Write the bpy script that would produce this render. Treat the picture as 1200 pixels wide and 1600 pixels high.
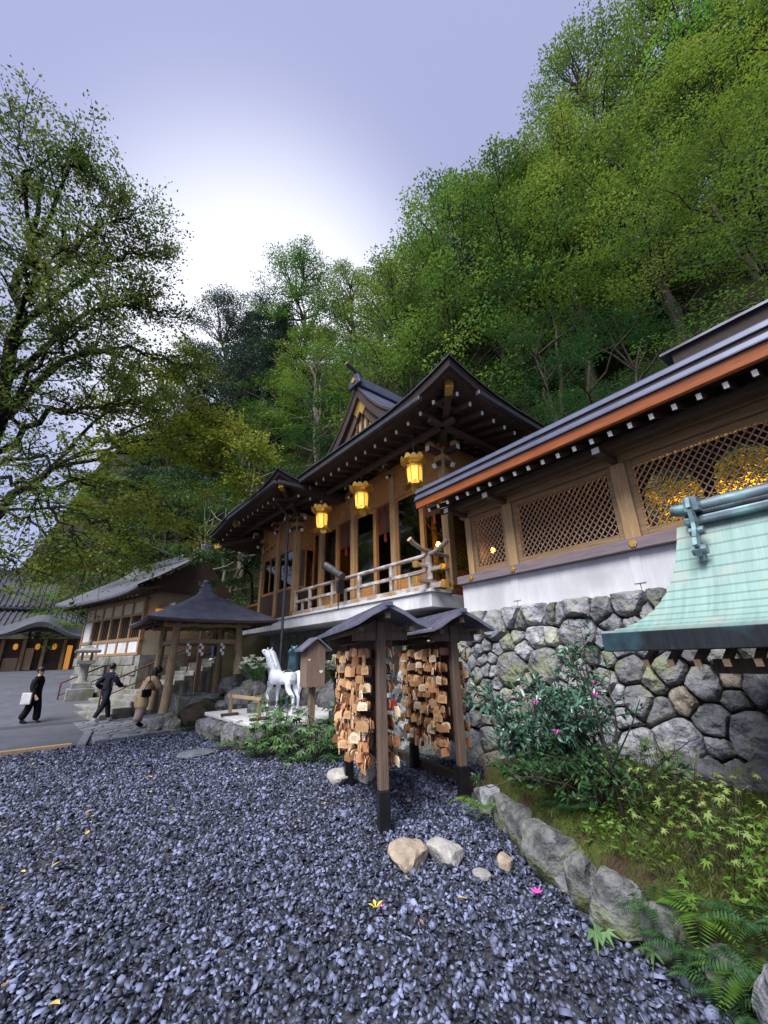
import bpy, bmesh, math, random
import numpy as np
from mathutils import Vector, Matrix, noise
for o in list(bpy.data.objects): bpy.data.objects.remove(o)
SC = bpy.context.scene
COL = SC.collection
R = math.radians
rng = random.Random(7)

# ------------------------------------------------------------------ camera
f_px, pitch, roll, az = 635.0, R(19.75), R(-1.5), R(37.6)
fw = Vector((math.sin(az)*math.cos(pitch), math.cos(az)*math.cos(pitch), math.sin(pitch)))
rt0 = Vector((math.cos(az), -math.sin(az), 0)); up0 = rt0.cross(fw)
rt = rt0*math.cos(roll) + up0*math.sin(roll); up = rt.cross(fw)
cd = bpy.data.cameras.new('camera'); cam = bpy.data.objects.new('camera', cd); COL.objects.link(cam)
cd.sensor_fit = 'HORIZONTAL'; cd.sensor_width = 36.0; cd.lens = f_px/1200*36.0
cd.clip_start = 0.05; cd.clip_end = 2000
m = Matrix((rt, up, -fw)).transposed().to_4x4(); m.translation = (0, 0, 1.7)
cam.matrix_world = m
SC.camera = cam

# ------------------------------------------------------------------ sky and sun
SUN_EL, SUN_AZ = R(52), R(-112)          # azimuth measured from +Y towards +X
w = bpy.data.worlds.new('World'); SC.world = w; w.use_nodes = True
nt = w.node_tree; nt.nodes.clear()
sky = nt.nodes.new('ShaderNodeTexSky'); sky.sky_type = 'NISHITA'; sky.sun_disc = False
sky.sun_elevation = SUN_EL; sky.sun_rotation = SUN_AZ
sky.altitude = 200; sky.air_density = 1.0; sky.dust_density = 1.0; sky.ozone_density = 2.2
# thin even haze veil over the clear sky: lavender, the same all round
veil = nt.nodes.new('ShaderNodeMix'); veil.data_type = 'RGBA'; veil.blend_type = 'ADD'
veil.inputs['Factor'].default_value = 1.0; veil.inputs['B'].default_value = (1.30, 1.37, 2.12, 1)
half = nt.nodes.new('ShaderNodeMix'); half.data_type = 'RGBA'; half.blend_type = 'MULTIPLY'; half.inputs['Factor'].default_value = 1.0; half.inputs['B'].default_value = (0.17, 0.155, 0.16, 1)
bg = nt.nodes.new('ShaderNodeBackground'); bg.inputs['Strength'].default_value = 0.10
wo = nt.nodes.new('ShaderNodeOutputWorld')
# bright hazy patch of sky low over the valley, seen between the trees
tcw = nt.nodes.new('ShaderNodeTexCoord'); dt = nt.nodes.new('ShaderNodeVectorMath'); dt.operation = 'DOT_PRODUCT'
dt.inputs[1].default_value = (math.sin(R(19))*math.cos(R(39)), math.cos(R(19))*math.cos(R(39)), math.sin(R(39)))
nt.links.new(tcw.outputs['Generated'], dt.inputs[0])
mr = nt.nodes.new('ShaderNodeMapRange'); mr.interpolation_type = 'SMOOTHSTEP'; mr.inputs['From Min'].default_value = math.cos(R(35)); mr.inputs['From Max'].default_value = math.cos(R(3)); mr.inputs['To Max'].default_value = 1.0
nt.links.new(dt.outputs['Value'], mr.inputs['Value'])
pw = nt.nodes.new('ShaderNodeMath'); pw.operation = 'POWER'; pw.inputs[1].default_value = 2.8; nt.links.new(mr.outputs[0], pw.inputs[0])
gl = nt.nodes.new('ShaderNodeMix'); gl.data_type = 'RGBA'; gl.inputs['A'].default_value = (0,0,0,1); gl.inputs['B'].default_value = (2.6,2.55,2.1,1)
nt.links.new(pw.outputs[0], gl.inputs['Factor'])
ad = nt.nodes.new('ShaderNodeMix'); ad.data_type = 'RGBA'; ad.blend_type = 'ADD'; ad.inputs['Factor'].default_value = 1.0
nt.links.new(sky.outputs[0], half.inputs['A']); nt.links.new(half.outputs['Result'], veil.inputs['A']); nt.links.new(veil.outputs['Result'], ad.inputs['A']); nt.links.new(gl.outputs['Result'], ad.inputs['B'])
nt.links.new(ad.outputs['Result'], bg.inputs[0]); nt.links.new(bg.outputs[0], wo.inputs[0])
sd = bpy.data.lights.new('sun', 'SUN'); sd.energy = 2.4; sd.angle = R(40); sd.color = (1.0, 0.985, 0.97)
so = bpy.data.objects.new('sun', sd); COL.objects.link(so)
sdir = Vector((math.sin(SUN_AZ)*math.cos(SUN_EL), math.cos(SUN_AZ)*math.cos(SUN_EL), math.sin(SUN_EL)))
so.rotation_euler = (-sdir).to_track_quat('-Z', 'Y').to_euler(); so.location = sdir*60
SC.view_settings.view_transform = 'Standard'; SC.view_settings.look = 'None'
SC.view_settings.exposure = 1.58; SC.view_settings.gamma = 1.0; SC.view_settings.use_curve_mapping = False

# ------------------------------------------------------------------ materials
MATS = {}
def pmat(name, col, col2=None, rough=0.7, metal=0.0, scale=6.0, stretch=(1,1,1), bump=0.15, bscale=None,
         island=0.0, spec=0.4, detail=6.0, objrand=0.0, lo=0.35, hi=0.65, col3=None, scale3=1.5, bdist=.02, islpow=1.0):
    m = bpy.data.materials.new(name); m.use_nodes = True; n = m.node_tree; N = n.nodes; L = n.links
    b = N['Principled BSDF']; b.inputs['Roughness'].default_value = rough; b.inputs['Metallic'].default_value = metal
    b.inputs['Specular IOR Level'].default_value = spec
    tc = N.new('ShaderNodeTexCoord'); mp = N.new('ShaderNodeMapping'); mp.inputs['Scale'].default_value = stretch
    L.new(tc.outputs['Object'], mp.inputs[0])
    nz = N.new('ShaderNodeTexNoise'); nz.inputs['Scale'].default_value = scale; nz.inputs['Detail'].default_value = detail
    nz.inputs['Roughness'].default_value = 0.65
    L.new(mp.outputs[0], nz.inputs['Vector'])
    rp = N.new('ShaderNodeValToRGB'); rp.color_ramp.elements[0].position = lo; rp.color_ramp.elements[1].position = hi
    c2 = col2 or tuple(c*0.6 for c in col)
    rp.color_ramp.elements[0].color = (*c2, 1); rp.color_ramp.elements[1].color = (*col, 1)
    L.new(nz.outputs[0], rp.inputs[0]); out = rp.outputs[0]
    if col3:
        n3 = N.new('ShaderNodeTexNoise'); n3.inputs['Scale'].default_value = scale3; n3.inputs['Detail'].default_value = 5
        L.new(tc.outputs['Object'], n3.inputs['Vector'])
        r3 = N.new('ShaderNodeValToRGB'); r3.color_ramp.elements[0].position = 0.48; r3.color_ramp.elements[1].position = 0.62
        L.new(n3.outputs[0], r3.inputs[0])
        mx = N.new('ShaderNodeMix'); mx.data_type = 'RGBA'; L.new(r3.outputs[0], mx.inputs['Factor'])
        L.new(out, mx.inputs['A']); mx.inputs['B'].default_value = (*col3, 1); out = mx.outputs['Result']
    if island or objrand:
        g = N.new('ShaderNodeNewGeometry') if island else N.new('ShaderNodeObjectInfo')
        src = g.outputs['Random Per Island'] if island else g.outputs['Random']
        k = island or objrand
        mr = N.new('ShaderNodeMapRange'); mr.inputs['To Min'].default_value = 1-k; mr.inputs['To Max'].default_value = 1+k
        if islpow != 1.0:
            pw = N.new('ShaderNodeMath'); pw.operation = 'POWER'; pw.inputs[1].default_value = islpow; L.new(src, pw.inputs[0]); src = pw.outputs[0]; mr.inputs['To Max'].default_value = 1+k*2.6
        L.new(src, mr.inputs['Value'])
        hs = N.new('ShaderNodeHueSaturation'); L.new(out, hs.inputs['Color']); L.new(mr.outputs[0], hs.inputs['Value']); out = hs.outputs[0]
    L.new(out, b.inputs['Base Color'])
    if bump:
        n2 = N.new('ShaderNodeTexNoise'); n2.inputs['Scale'].default_value = bscale or scale*2.5; n2.inputs['Detail'].default_value = 8
        L.new(mp.outputs[0], n2.inputs['Vector'])
        bp = N.new('ShaderNodeBump'); bp.inputs['Strength'].default_value = bump; bp.inputs['Distance'].default_value = bdist
        L.new(n2.outputs[0], bp.inputs['Height']); L.new(bp.outputs[0], b.inputs['Normal'])
    MATS[name] = m
    return m
def leafmat(name, cols, trans=0.45, rough=0.62, objhue=0.0, objval=0.0, spec=0.18, clump=0.0):
    m = bpy.data.materials.new(name); m.use_nodes = True; n = m.node_tree; N = n.nodes; L = n.links
    b = N['Principled BSDF']; b.inputs['Roughness'].default_value = rough; b.inputs['Specular IOR Level'].default_value = spec
    g = N.new('ShaderNodeNewGeometry'); rp = N.new('ShaderNodeValToRGB')
    el = rp.color_ramp.elements
    while len(el) < len(cols): el.new(0.5)
    for i, c in enumerate(cols):
        el[i].position = i/(len(cols)-1); el[i].color = (*c, 1)
    src = g.outputs['Random Per Island']
    if clump:
        tc = N.new('ShaderNodeTexCoord'); nz = N.new('ShaderNodeTexNoise'); nz.inputs['Scale'].default_value = clump; nz.inputs['Detail'].default_value = 3
        L.new(tc.outputs['Object'], nz.inputs['Vector']); cm = N.new('ShaderNodeMapRange'); cm.inputs['From Min'].default_value = .32; cm.inputs['From Max'].default_value = .68; L.new(nz.outputs[0], cm.inputs['Value'])
        mm = N.new('ShaderNodeMix'); mm.inputs['Factor'].default_value = .3; L.new(cm.outputs[0], mm.inputs['A']); L.new(src, mm.inputs['B']); src = mm.outputs['Result']
    L.new(src, rp.inputs[0]); out = rp.outputs[0]
    if objhue or objval:
        oi = N.new('ShaderNodeObjectInfo'); hs = N.new('ShaderNodeHueSaturation')
        a = N.new('ShaderNodeMapRange'); a.inputs['To Min'].default_value = 0.5-objhue; a.inputs['To Max'].default_value = 0.5+objhue
        v = N.new('ShaderNodeMapRange'); v.inputs['To Min'].default_value = 1-objval; v.inputs['To Max'].default_value = 1+objval
        fr = N.new('ShaderNodeMath'); fr.operation = 'FRACT'; ml = N.new('ShaderNodeMath'); ml.operation = 'MULTIPLY'; ml.inputs[1].default_value = 7.31
        L.new(oi.outputs['Random'], a.inputs['Value']); L.new(oi.outputs['Random'], ml.inputs[0]); L.new(ml.outputs[0], fr.inputs[0]); L.new(fr.outputs[0], v.inputs['Value'])
        L.new(out, hs.inputs['Color']); L.new(a.outputs[0], hs.inputs['Hue']); L.new(v.outputs[0], hs.inputs['Value']); out = hs.outputs[0]
    L.new(out, b.inputs['Base Color'])
    tr = N.new('ShaderNodeBsdfTranslucent'); L.new(out, tr.inputs[0])
    mx = N.new('ShaderNodeMixShader'); mx.inputs[0].default_value = trans
    L.new(b.outputs[0], mx.inputs[1]); L.new(tr.outputs[0], mx.inputs[2]); L.new(mx.outputs[0], N['Material Output'].inputs[0])
    MATS[name] = m
    return m
def emat(name, col, strength, base=None):
    m = bpy.data.materials.new(name); m.use_nodes = True; b = m.node_tree.nodes['Principled BSDF']
    b.inputs['Base Color'].default_value = (*(base or col), 1); b.inputs['Emission Color'].default_value = (*col, 1)
    b.inputs['Emission Strength'].default_value = strength; MATS[name] = m
    return m
def glassmat(name):
    m = bpy.data.materials.new(name); m.use_nodes = True; n = m.node_tree; N = n.nodes; L = n.links
    N.remove(N['Principled BSDF'])
    t = N.new('ShaderNodeBsdfTransparent'); t.inputs[0].default_value = (0.82, 0.86, 0.84, 1)
    g = N.new('ShaderNodeBsdfGlossy'); g.inputs['Roughness'].default_value = 0.02
    fr = N.new('ShaderNodeFresnel'); fr.inputs[0].default_value = 1.9
    mx = N.new('ShaderNodeMixShader'); L.new(fr.outputs[0], mx.inputs[0]); L.new(t.outputs[0], mx.inputs[1]); L.new(g.outputs[0], mx.inputs[2])
    L.new(mx.outputs[0], N['Material Output'].inputs[0]); MATS[name] = m
pmat('wood_warm', (0.50,0.245,0.08), (0.31,0.14,0.045), scale=5, stretch=(6,6,0.6), bump=0.2, rough=0.55, col3=(0.30,0.14,0.05), scale3=.9)
pmat('wood_warm_h', (0.48,0.235,0.075), (0.30,0.135,0.043), scale=5, stretch=(6,0.6,6), bump=0.2, rough=0.55, col3=(0.27,0.125,0.045), scale3=.9)
pmat('wood_post', (0.50,0.33,0.155), (0.32,0.19,0.085), scale=5, stretch=(7,7,0.5), bump=0.25, rough=0.6, col3=(0.36,0.24,0.13), scale3=1.2)
pmat('wood_dark', (0.085,0.055,0.04), (0.04,0.026,0.02), scale=5, stretch=(5,0.7,5), bump=0.2, rough=0.7)
pmat('wood_dark_v', (0.085,0.052,0.034), (0.04,0.025,0.017), scale=5, stretch=(6,6,0.5), bump=0.25, rough=0.7)
pmat('wood_grey', (0.33,0.27,0.235), (0.19,0.145,0.12), scale=6, stretch=(6,0.6,6), bump=0.3, rough=0.8, col3=(0.45,0.42,0.40), scale3=3)
pmat('wood_sill', (0.235,0.185,0.20), (0.16,0.12,0.13), scale=5, stretch=(6,0.5,6), bump=0.2, rough=0.65)
pmat('wood_beam', (0.34,0.22,0.115), (0.20,0.125,0.065), scale=5, stretch=(6,0.5,6), bump=0.2, rough=0.6)
pmat('wood_lattice', (0.40,0.29,0.21), (0.26,0.18,0.125), scale=9, bump=0.1, rough=0.65)
pmat('wood_log', (0.33,0.235,0.13), (0.17,0.115,0.065), scale=6, stretch=(5,5,0.8), bump=0.35, rough=0.75, col3=(0.21,0.17,0.10), scale3=2.5)
pmat('wood_box', (0.24,0.165,0.12), (0.15,0.10,0.075), scale=6, stretch=(6,6,0.6), bump=0.25, rough=0.75)
pmat('rack_wood', (0.155,0.105,0.078), (0.07,0.047,0.036), scale=5, stretch=(7,7,0.45), bump=0.35, rough=0.7, lo=0.3, hi=0.7)
pmat('fascia', (0.36,0.105,0.028), (0.24,0.062,0.018), scale=5, stretch=(6,0.5,6), bump=0.15, rough=0.45)
pmat('roof_bark', (0.045,0.028,0.022), (0.02,0.013,0.012), scale=7, stretch=(1,1,14), bump=0.4, rough=0.8)
pmat('roof_copper_dark', (0.085,0.09,0.115), (0.05,0.052,0.066), scale=3, bump=0.06, rough=0.38, metal=0.55)
pmat('roof_metal', (0.10,0.112,0.175), (0.072,0.08,0.125), scale=3, bump=0.05, rough=0.42, metal=0.2)
pmat('roof_grey', (0.095,0.098,0.125), (0.06,0.062,0.08), scale=3, bump=0.15, rough=0.6, col3=(0.075,0.078,0.085), scale3=1.2)
pmat('gutter_metal', (0.10,0.105,0.13), (0.06,0.065,0.08), scale=6, bump=0.05, rough=0.4, metal=0.6)
pmat('copper_green', (0.22,0.335,0.30), (0.155,0.25,0.23), scale=3, stretch=(.4,6,.4), bump=0.15, rough=0.62, col3=(0.255,0.30,0.265), scale3=3.0)
pmat('copper_edge', (0.022,0.028,0.033), (0.012,0.013,0.017), scale=3, stretch=(1,6,0.5), bump=0.1, rough=0.45, metal=0.3, col3=(0.03,0.07,0.085), scale3=2.6)
pmat('copper_ridge', (0.15,0.21,0.235), (0.09,0.12,0.145), scale=5, bump=0.08, rough=0.42, metal=0.4, col3=(0.20,0.36,0.35), scale3=3)
pmat('plaster', (0.62,0.62,0.64), (0.52,0.52,0.545), scale=2.2, stretch=(1,2.5,.35), bump=0.1, bscale=30, rough=0.9, spec=0.1, col3=(0.46,0.46,0.475), scale3=1.1)
pmat('concrete', (0.56,0.56,0.56), (0.46,0.46,0.46), scale=4, bump=0.1, rough=0.85)
pmat('white_paint', (0.78,0.76,0.70), (0.66,0.64,0.58), scale=9, bump=0.0, rough=0.6)
pmat('gold', (0.85,0.55,0.14), (0.62,0.36,0.07), scale=8, bump=0.05, rough=0.32, metal=0.85)
pmat('black_metal', (0.012,0.012,0.013), scale=9, bump=0.02, rough=0.35)
pmat('grey_metal', (0.12,0.12,0.12), scale=9, bump=0.02, rough=0.4, metal=0.5)
pmat('stone', (0.31,0.315,0.34), (0.085,0.087,0.098), scale=5.5, bump=1.0, bscale=9, rough=0.9, objrand=0.36, lo=0.3, hi=0.66, col3=(0.25,0.255,0.20), scale3=2.6, bdist=.1)
pmat('stone_warm', (0.36,0.31,0.255), (0.19,0.155,0.125), scale=4.5, bump=1.0, bscale=7, rough=0.88, objrand=0.3, bdist=.1)
pmat('stone_pale', (0.38,0.36,0.335), (0.22,0.21,0.20), scale=5, bump=0.8, bscale=12, rough=0.88, objrand=0.12, bdist=.05)
pmat('stone_dark', (0.21,0.21,0.225), (0.06,0.06,0.068), scale=5.5, bump=1.0, bscale=9, rough=0.88, objrand=0.3, col3=(0.15,0.165,0.10), scale3=2.4, bdist=.1)
pmat('slab', (0.155,0.163,0.19), (0.095,0.10,0.12), scale=4, bump=0.3, bscale=14, rough=0.75, objrand=0.25)
pmat('step_stone', (0.25,0.245,0.235), (0.13,0.13,0.12), scale=4, bump=0.4, bscale=12, rough=0.85, col3=(0.115,0.12,0.08), scale3=1.6)
pmat('asphalt', (0.09,0.096,0.118), (0.058,0.063,0.08), scale=2.0, bump=0.3, bscale=60, rough=0.8, col3=(0.075,0.078,0.09), scale3=.8)
pmat('earth', (0.06,0.05,0.038), (0.03,0.026,0.02), scale=6, bump=0.5, rough=0.95, spec=0.1)
pmat('gravel_bed', (0.06,0.063,0.075), (0.025,0.026,0.032), scale=30, bump=0.8, bscale=40, rough=0.8)
pmat('gravel', (0.082,0.093,0.148), (0.046,0.053,0.086), scale=2.0, bump=0.2, bscale=30, rough=0.55, island=0.75, spec=0.35, islpow=2.6)
pmat('stone_moss', (0.25,0.25,0.255), (0.045,0.047,0.045), scale=3.5, bump=1.0, bscale=9, rough=0.88, objrand=0.25, lo=.4, hi=.66, col3=(0.075,0.095,0.035), scale3=3.2, bdist=.1)
pmat('moss', (0.075,0.105,0.022), (0.035,0.038,0.016), scale=9, bump=1.0, bscale=40, rough=0.95, spec=0.05, col3=(0.06,0.042,0.026), scale3=4.5, bdist=.05)
pmat('hill_soil', (0.032,0.030,0.016), (0.012,0.014,0.008), scale=0.7, bump=0.6, bscale=3, rough=0.95, spec=0.05)
pmat('bark', (0.075,0.06,0.047), (0.028,0.023,0.019), scale=4, stretch=(4,4,0.7), bump=0.6, rough=0.9, spec=0.1)
pmat('bark_pale', (0.24,0.21,0.17), (0.11,0.095,0.075), scale=4, stretch=(3,3,0.7), bump=0.4, rough=0.9, spec=0.1)
pmat('bark_dark', (0.03,0.025,0.022), (0.014,0.012,0.011), scale=4, stretch=(4,4,0.7), bump=0.6, rough=0.9, spec=0.1)
pmat('horse_white', (0.66,0.68,0.74), (0.55,0.58,0.65), scale=5, bump=0.06, rough=0.5)
pmat('horse_bronze', (0.13,0.27,0.33), (0.06,0.12,0.15), scale=6, bump=0.1, rough=0.4, metal=0.4)
pmat('tile', (0.10,0.105,0.125), (0.055,0.058,0.07), scale=3, bump=0.2, rough=0.55)
pmat('red_paint', (0.14,0.028,0.022), (0.09,0.02,0.016), scale=6, bump=0.05, rough=0.5)
pmat('cloth_black', (0.012,0.012,0.014), scale=20, bump=0.1, rough=0.9, spec=0.1)
pmat('cloth_navy', (0.014,0.018,0.032), (0.008,0.01,0.018), scale=12, bump=0.15, rough=0.85, spec=0.15)
pmat('cloth_beige', (0.42,0.32,0.20), (0.34,0.25,0.15), scale=10, bump=0.15, rough=0.9, spec=0.1)
pmat('cloth_mauve', (0.28,0.20,0.195), (0.22,0.15,0.15), scale=10, bump=0.15, rough=0.9, spec=0.1)
pmat('cloth_jeans', (0.05,0.075,0.15), (0.03,0.045,0.10), scale=14, bump=0.1, rough=0.9, spec=0.1)
pmat('skin', (0.50,0.31,0.22), (0.45,0.27,0.19), scale=9, bump=0.0, rough=0.55)
pmat('hair', (0.01,0.008,0.007), scale=20, stretch=(6,6,1), bump=0.3, rough=0.45)
pmat('shoe_white', (0.65,0.66,0.68), (0.5,0.51,0.53), scale=10, bump=0.05, rough=0.5)
pmat('bag_white', (0.55,0.55,0.58), scale=8, bump=0.1, rough=0.7)
pmat('petal_white', (0.78,0.78,0.72), (0.62,0.66,0.52), scale=8, bump=0.0, rough=0.6)
pmat('petal_pink', (0.62,0.08,0.42), (0.5,0.05,0.32), scale=8, bump=0.0, rough=0.6)
pmat('petal_yellow', (0.62,0.52,0.08), (0.5,0.4,0.05), scale=8, bump=0.0, rough=0.6)
pmat('dead_leaf', (0.34,0.19,0.08), (0.22,0.11,0.05), scale=12, bump=0.1, rough=0.8, objrand=0.5)
pmat('yellow_leaf', (0.42,0.34,0.10), (0.32,0.24,0.07), scale=12, bump=0.1, rough=0.7, objrand=0.4)
pmat('curtain', (0.20,0.065,0.035), (0.12,0.038,0.022), scale=6, stretch=(1,1,30), bump=0.3, rough=0.8)
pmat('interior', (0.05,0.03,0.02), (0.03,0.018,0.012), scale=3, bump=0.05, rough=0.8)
pmat('wall_cream', (0.50,0.45,0.32), (0.42,0.37,0.25), scale=2, bump=0.05, rough=0.9)
pmat('pine_plank', (0.43,0.30,0.17), (0.33,0.22,0.12), scale=6, stretch=(6,0.6,6), bump=0.2, rough=0.75)
pmat('plaque_wood', (0.62,0.38,0.19), (0.46,0.25,0.11), scale=14, stretch=(1,1,3), bump=0.1, rough=0.7, objrand=0.3)
pmat('plaque_pale', (0.76,0.62,0.45), (0.64,0.48,0.32), scale=14, stretch=(1,1,3), bump=0.1, rough=0.7, objrand=0.15)
pmat('plaque_brown', (0.40,0.19,0.09), (0.26,0.115,0.05), scale=14, stretch=(1,1,3), bump=0.1, rough=0.7, objrand=0.35)
pmat('plaque_red', (0.42,0.05,0.03), (0.3,0.035,0.025), scale=14, bump=0.1, rough=0.7)
pmat('ink', (0.03,0.022,0.02), scale=14, bump=0.0, rough=0.8)
pmat('cord_red', (0.33,0.05,0.03), scale=14, bump=0.0, rough=0.8)
leafmat('leaf_maple', [(0.072,0.152,0.026),(0.109,0.217,0.029),(0.174,0.275,0.032),(0.232,0.304,0.043)], clump=.75, objhue=0.025, objval=0.28)
leafmat('leaf_yellowgreen', [(0.07,0.13,0.022),(0.105,0.175,0.026),(0.155,0.215,0.032),(0.21,0.235,0.04)], clump=.75, objhue=0.02, objval=0.22)
leafmat('leaf_dark', [(0.029,0.072,0.023),(0.046,0.104,0.032),(0.065,0.131,0.035)], clump=.75, trans=0.25, objhue=0.02, objval=0.25)
leafmat('leaf_conifer', [(0.035,0.062,0.045),(0.055,0.092,0.062),(0.075,0.115,0.08)], clump=.75, trans=0.12, objval=0.2)
leafmat('leaf_near', [(0.05,0.095,0.022),(0.085,0.14,0.028),(0.13,0.175,0.035),(0.19,0.18,0.045)], clump=1.2, trans=0.45)
leafmat('leaf_mid', [(0.035,0.088,0.02),(0.065,0.135,0.024),(0.115,0.195,0.03),(0.18,0.265,0.04)], clump=.8, objhue=0.02, objval=0.28, trans=0.4)
leafmat('leaf_spray', [(0.12,0.19,0.02),(0.20,0.27,0.03),(0.30,0.34,0.05),(0.36,0.30,0.05)], clump=.9, trans=0.45)
leafmat('leaf_camellia', [(0.035,0.095,0.06),(0.055,0.135,0.085),(0.09,0.18,0.12)], trans=0.12, rough=0.25, spec=0.7)
leafmat('leaf_cover', [(0.050,0.115,0.040),(0.085,0.170,0.060),(0.140,0.235,0.100)], trans=0.25, rough=0.4)
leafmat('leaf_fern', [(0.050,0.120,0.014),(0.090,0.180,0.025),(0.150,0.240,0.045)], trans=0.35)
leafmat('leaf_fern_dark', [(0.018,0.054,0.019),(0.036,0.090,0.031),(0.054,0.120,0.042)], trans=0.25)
leafmat('leaf_maplet', [(0.130,0.190,0.045),(0.200,0.280,0.080),(0.280,0.330,0.130)], trans=0.35)
leafmat('leaf_gold', [(0.300,0.240,0.020),(0.420,0.330,0.030),(0.360,0.360,0.040)], trans=0.4)
leafmat('grass', [(0.035,0.060,0.010),(0.060,0.090,0.016),(0.100,0.105,0.030)], trans=0.3)
emat('lamp_gold', (1.0,0.52,0.045), 0.36, (0.7,0.45,0.08))
emat('lamp_orange', (1.0,0.40,0.06), 5.0)
emat('lamp_house', (1.0,0.42,0.07), 0.16, (0.4,0.25,0.1))
emat('lamp_warm', (1.0,0.48,0.10), 0.6, (0.6,0.4,0.15))
glassmat('glass')

# ------------------------------------------------------------------ helpers
def tag(o, label=None, cat=None, group=None, kind=None):
    if label: o['label'] = label
    if cat: o['category'] = cat
    if group: o['group'] = group
    if kind: o['kind'] = kind
    return o
def empty(name, loc=(0,0,0), rz=0.0, label=None, cat=None, group=None):
    o = bpy.data.objects.new(name, None); COL.objects.link(o); o.location = loc; o.rotation_euler = (0,0,rz); o.empty_display_size = 0.2
    return tag(o, label, cat, group)
def link(name, me, mat=None, parent=None, loc=None, rot=None, scale=None):
    o = bpy.data.objects.new(name, me); COL.objects.link(o)
    if mat and not me.materials: me.materials.append(MATS[mat])
    if parent: o.parent = parent
    if loc is not None: o.location = loc
    if rot is not None: o.rotation_euler = rot
    if scale is not None: o.scale = scale
    return o
def np_mesh(name, V, F):
    me = bpy.data.meshes.new(name); V = np.asarray(V, np.float32); F = np.asarray(F, np.int32); k = F.shape[1]
    me.vertices.add(len(V)); me.vertices.foreach_set('co', V.ravel())
    me.loops.add(F.size); me.loops.foreach_set('vertex_index', F.ravel())
    me.polygons.add(len(F)); me.polygons.foreach_set('loop_start', np.arange(0, F.size, k, dtype=np.int32))
    me.update(calc_edges=True); me.validate()
    return me
class MB:
    def __init__(s): s.v = []; s.f = []
    def add(s, vs, fs):
        b = len(s.v); s.v += [tuple(v) for v in vs]; s.f += [tuple(b+i for i in f) for f in fs]; return s
    def box(s, c, d, rot=None):
        x, y, z = d[0]/2, d[1]/2, d[2]/2
        vs = [Vector(p) for p in ((-x,-y,-z),(x,-y,-z),(x,y,-z),(-x,y,-z),(-x,-y,z),(x,-y,z),(x,y,z),(-x,y,z))]
        if rot is not None: vs = [rot @ v for v in vs]
        c = Vector(c)
        return s.add([v+c for v in vs], [(0,3,2,1),(4,5,6,7),(0,1,5,4),(1,2,6,5),(2,3,7,6),(3,0,4,7)])
    def bb(s, x0, x1, y0, y1, z0, z1):
        return s.box(((x0+x1)/2,(y0+y1)/2,(z0+z1)/2), (abs(x1-x0),abs(y1-y0),abs(z1-z0)))
    def bar(s, a, b, w, h, upv=(0,0,1)):
        a = Vector(a); b = Vector(b); d = (b-a).normalized(); u = Vector(upv)
        sx = d.cross(u)
        if sx.length < 1e-4: sx = d.cross(Vector((0,1,0)))
        sx.normalize(); sz = sx.cross(d).normalized()
        vs = [p + sx*i*w/2 + sz*j*h/2 for p in (a, b) for i, j in ((-1,-1),(1,-1),(1,1),(-1,1))]
        return s.add(vs, [(0,1,2,3),(7,6,5,4),(0,4,5,1),(1,5,6,2),(2,6,7,3),(3,7,4,0)])
    def tube(s, pts, rad, n=8, cap=True):
        pts = [Vector(p) for p in pts]
        if not hasattr(rad, '__len__'): rad = [rad]*len(pts)
        b = len(s.v); prev = None
        for i, p in enumerate(pts):
            d = (pts[min(i+1, len(pts)-1)] - pts[max(i-1, 0)])
            d = d.normalized() if d.length > 1e-6 else Vector((0,0,1))
            if prev is None:
                a = d.cross(Vector((0,0,1)));
                if a.length < 0.05: a = d.cross(Vector((1,0,0)))
            else: a = prev - d*prev.dot(d)
            a.normalize(); prev = a; c = d.cross(a)
            for k in range(n):
                t = 2*math.pi*k/n; s.v.append(tuple(p + (a*math.cos(t)+c*math.sin(t))*rad[i]))
        for i in range(len(pts)-1):
            for k in range(n):
                k2 = (k+1) % n; s.f.append((b+i*n+k, b+i*n+k2, b+(i+1)*n+k2, b+(i+1)*n+k))
        if cap:
            s.f.append(tuple(b+k for k in reversed(range(n)))); s.f.append(tuple(b+(len(pts)-1)*n+k for k in range(n)))
        return s
    def lathe(s, prof, c=(0,0,0), n=16, cap=True):
        return s.tube([(c[0],c[1],c[2]+z) for r, z in prof], [max(r, 1e-4) for r, z in prof], n, cap)
    def prism(s, poly, a, b, axis=1):
        def P(u, v, t): return (t,u,v) if axis == 0 else (u,t,v) if axis == 1 else (u,v,t)
        n = len(poly)
        vs = [P(u,v,a) for u,v in poly] + [P(u,v,b) for u,v in poly]
        return s.add(vs, [tuple(range(n)), tuple(reversed(range(n,2*n)))] + [(i,i+n,(i+1)%n+n,(i+1)%n) for i in range(n)])
    def loft(s, loops, closed=True):
        n = len(loops[0]); b = len(s.v)
        for l in loops: s.v += [tuple(p) for p in l]
        for i in range(len(loops)-1):
            for k in range(n if closed else n-1):
                k2 = (k+1) % n; s.f.append((b+i*n+k, b+i*n+k2, b+(i+1)*n+k2, b+(i+1)*n+k))
        return s
    def mesh(s, name='m', fix=True):
        me = bpy.data.meshes.new(name); me.from_pydata(s.v, [], s.f)
        if fix:
            bm = bmesh.new(); bm.from_mesh(me); bmesh.ops.recalc_face_normals(bm, faces=bm.faces); bm.to_mesh(me); bm.free()
        return me
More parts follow.
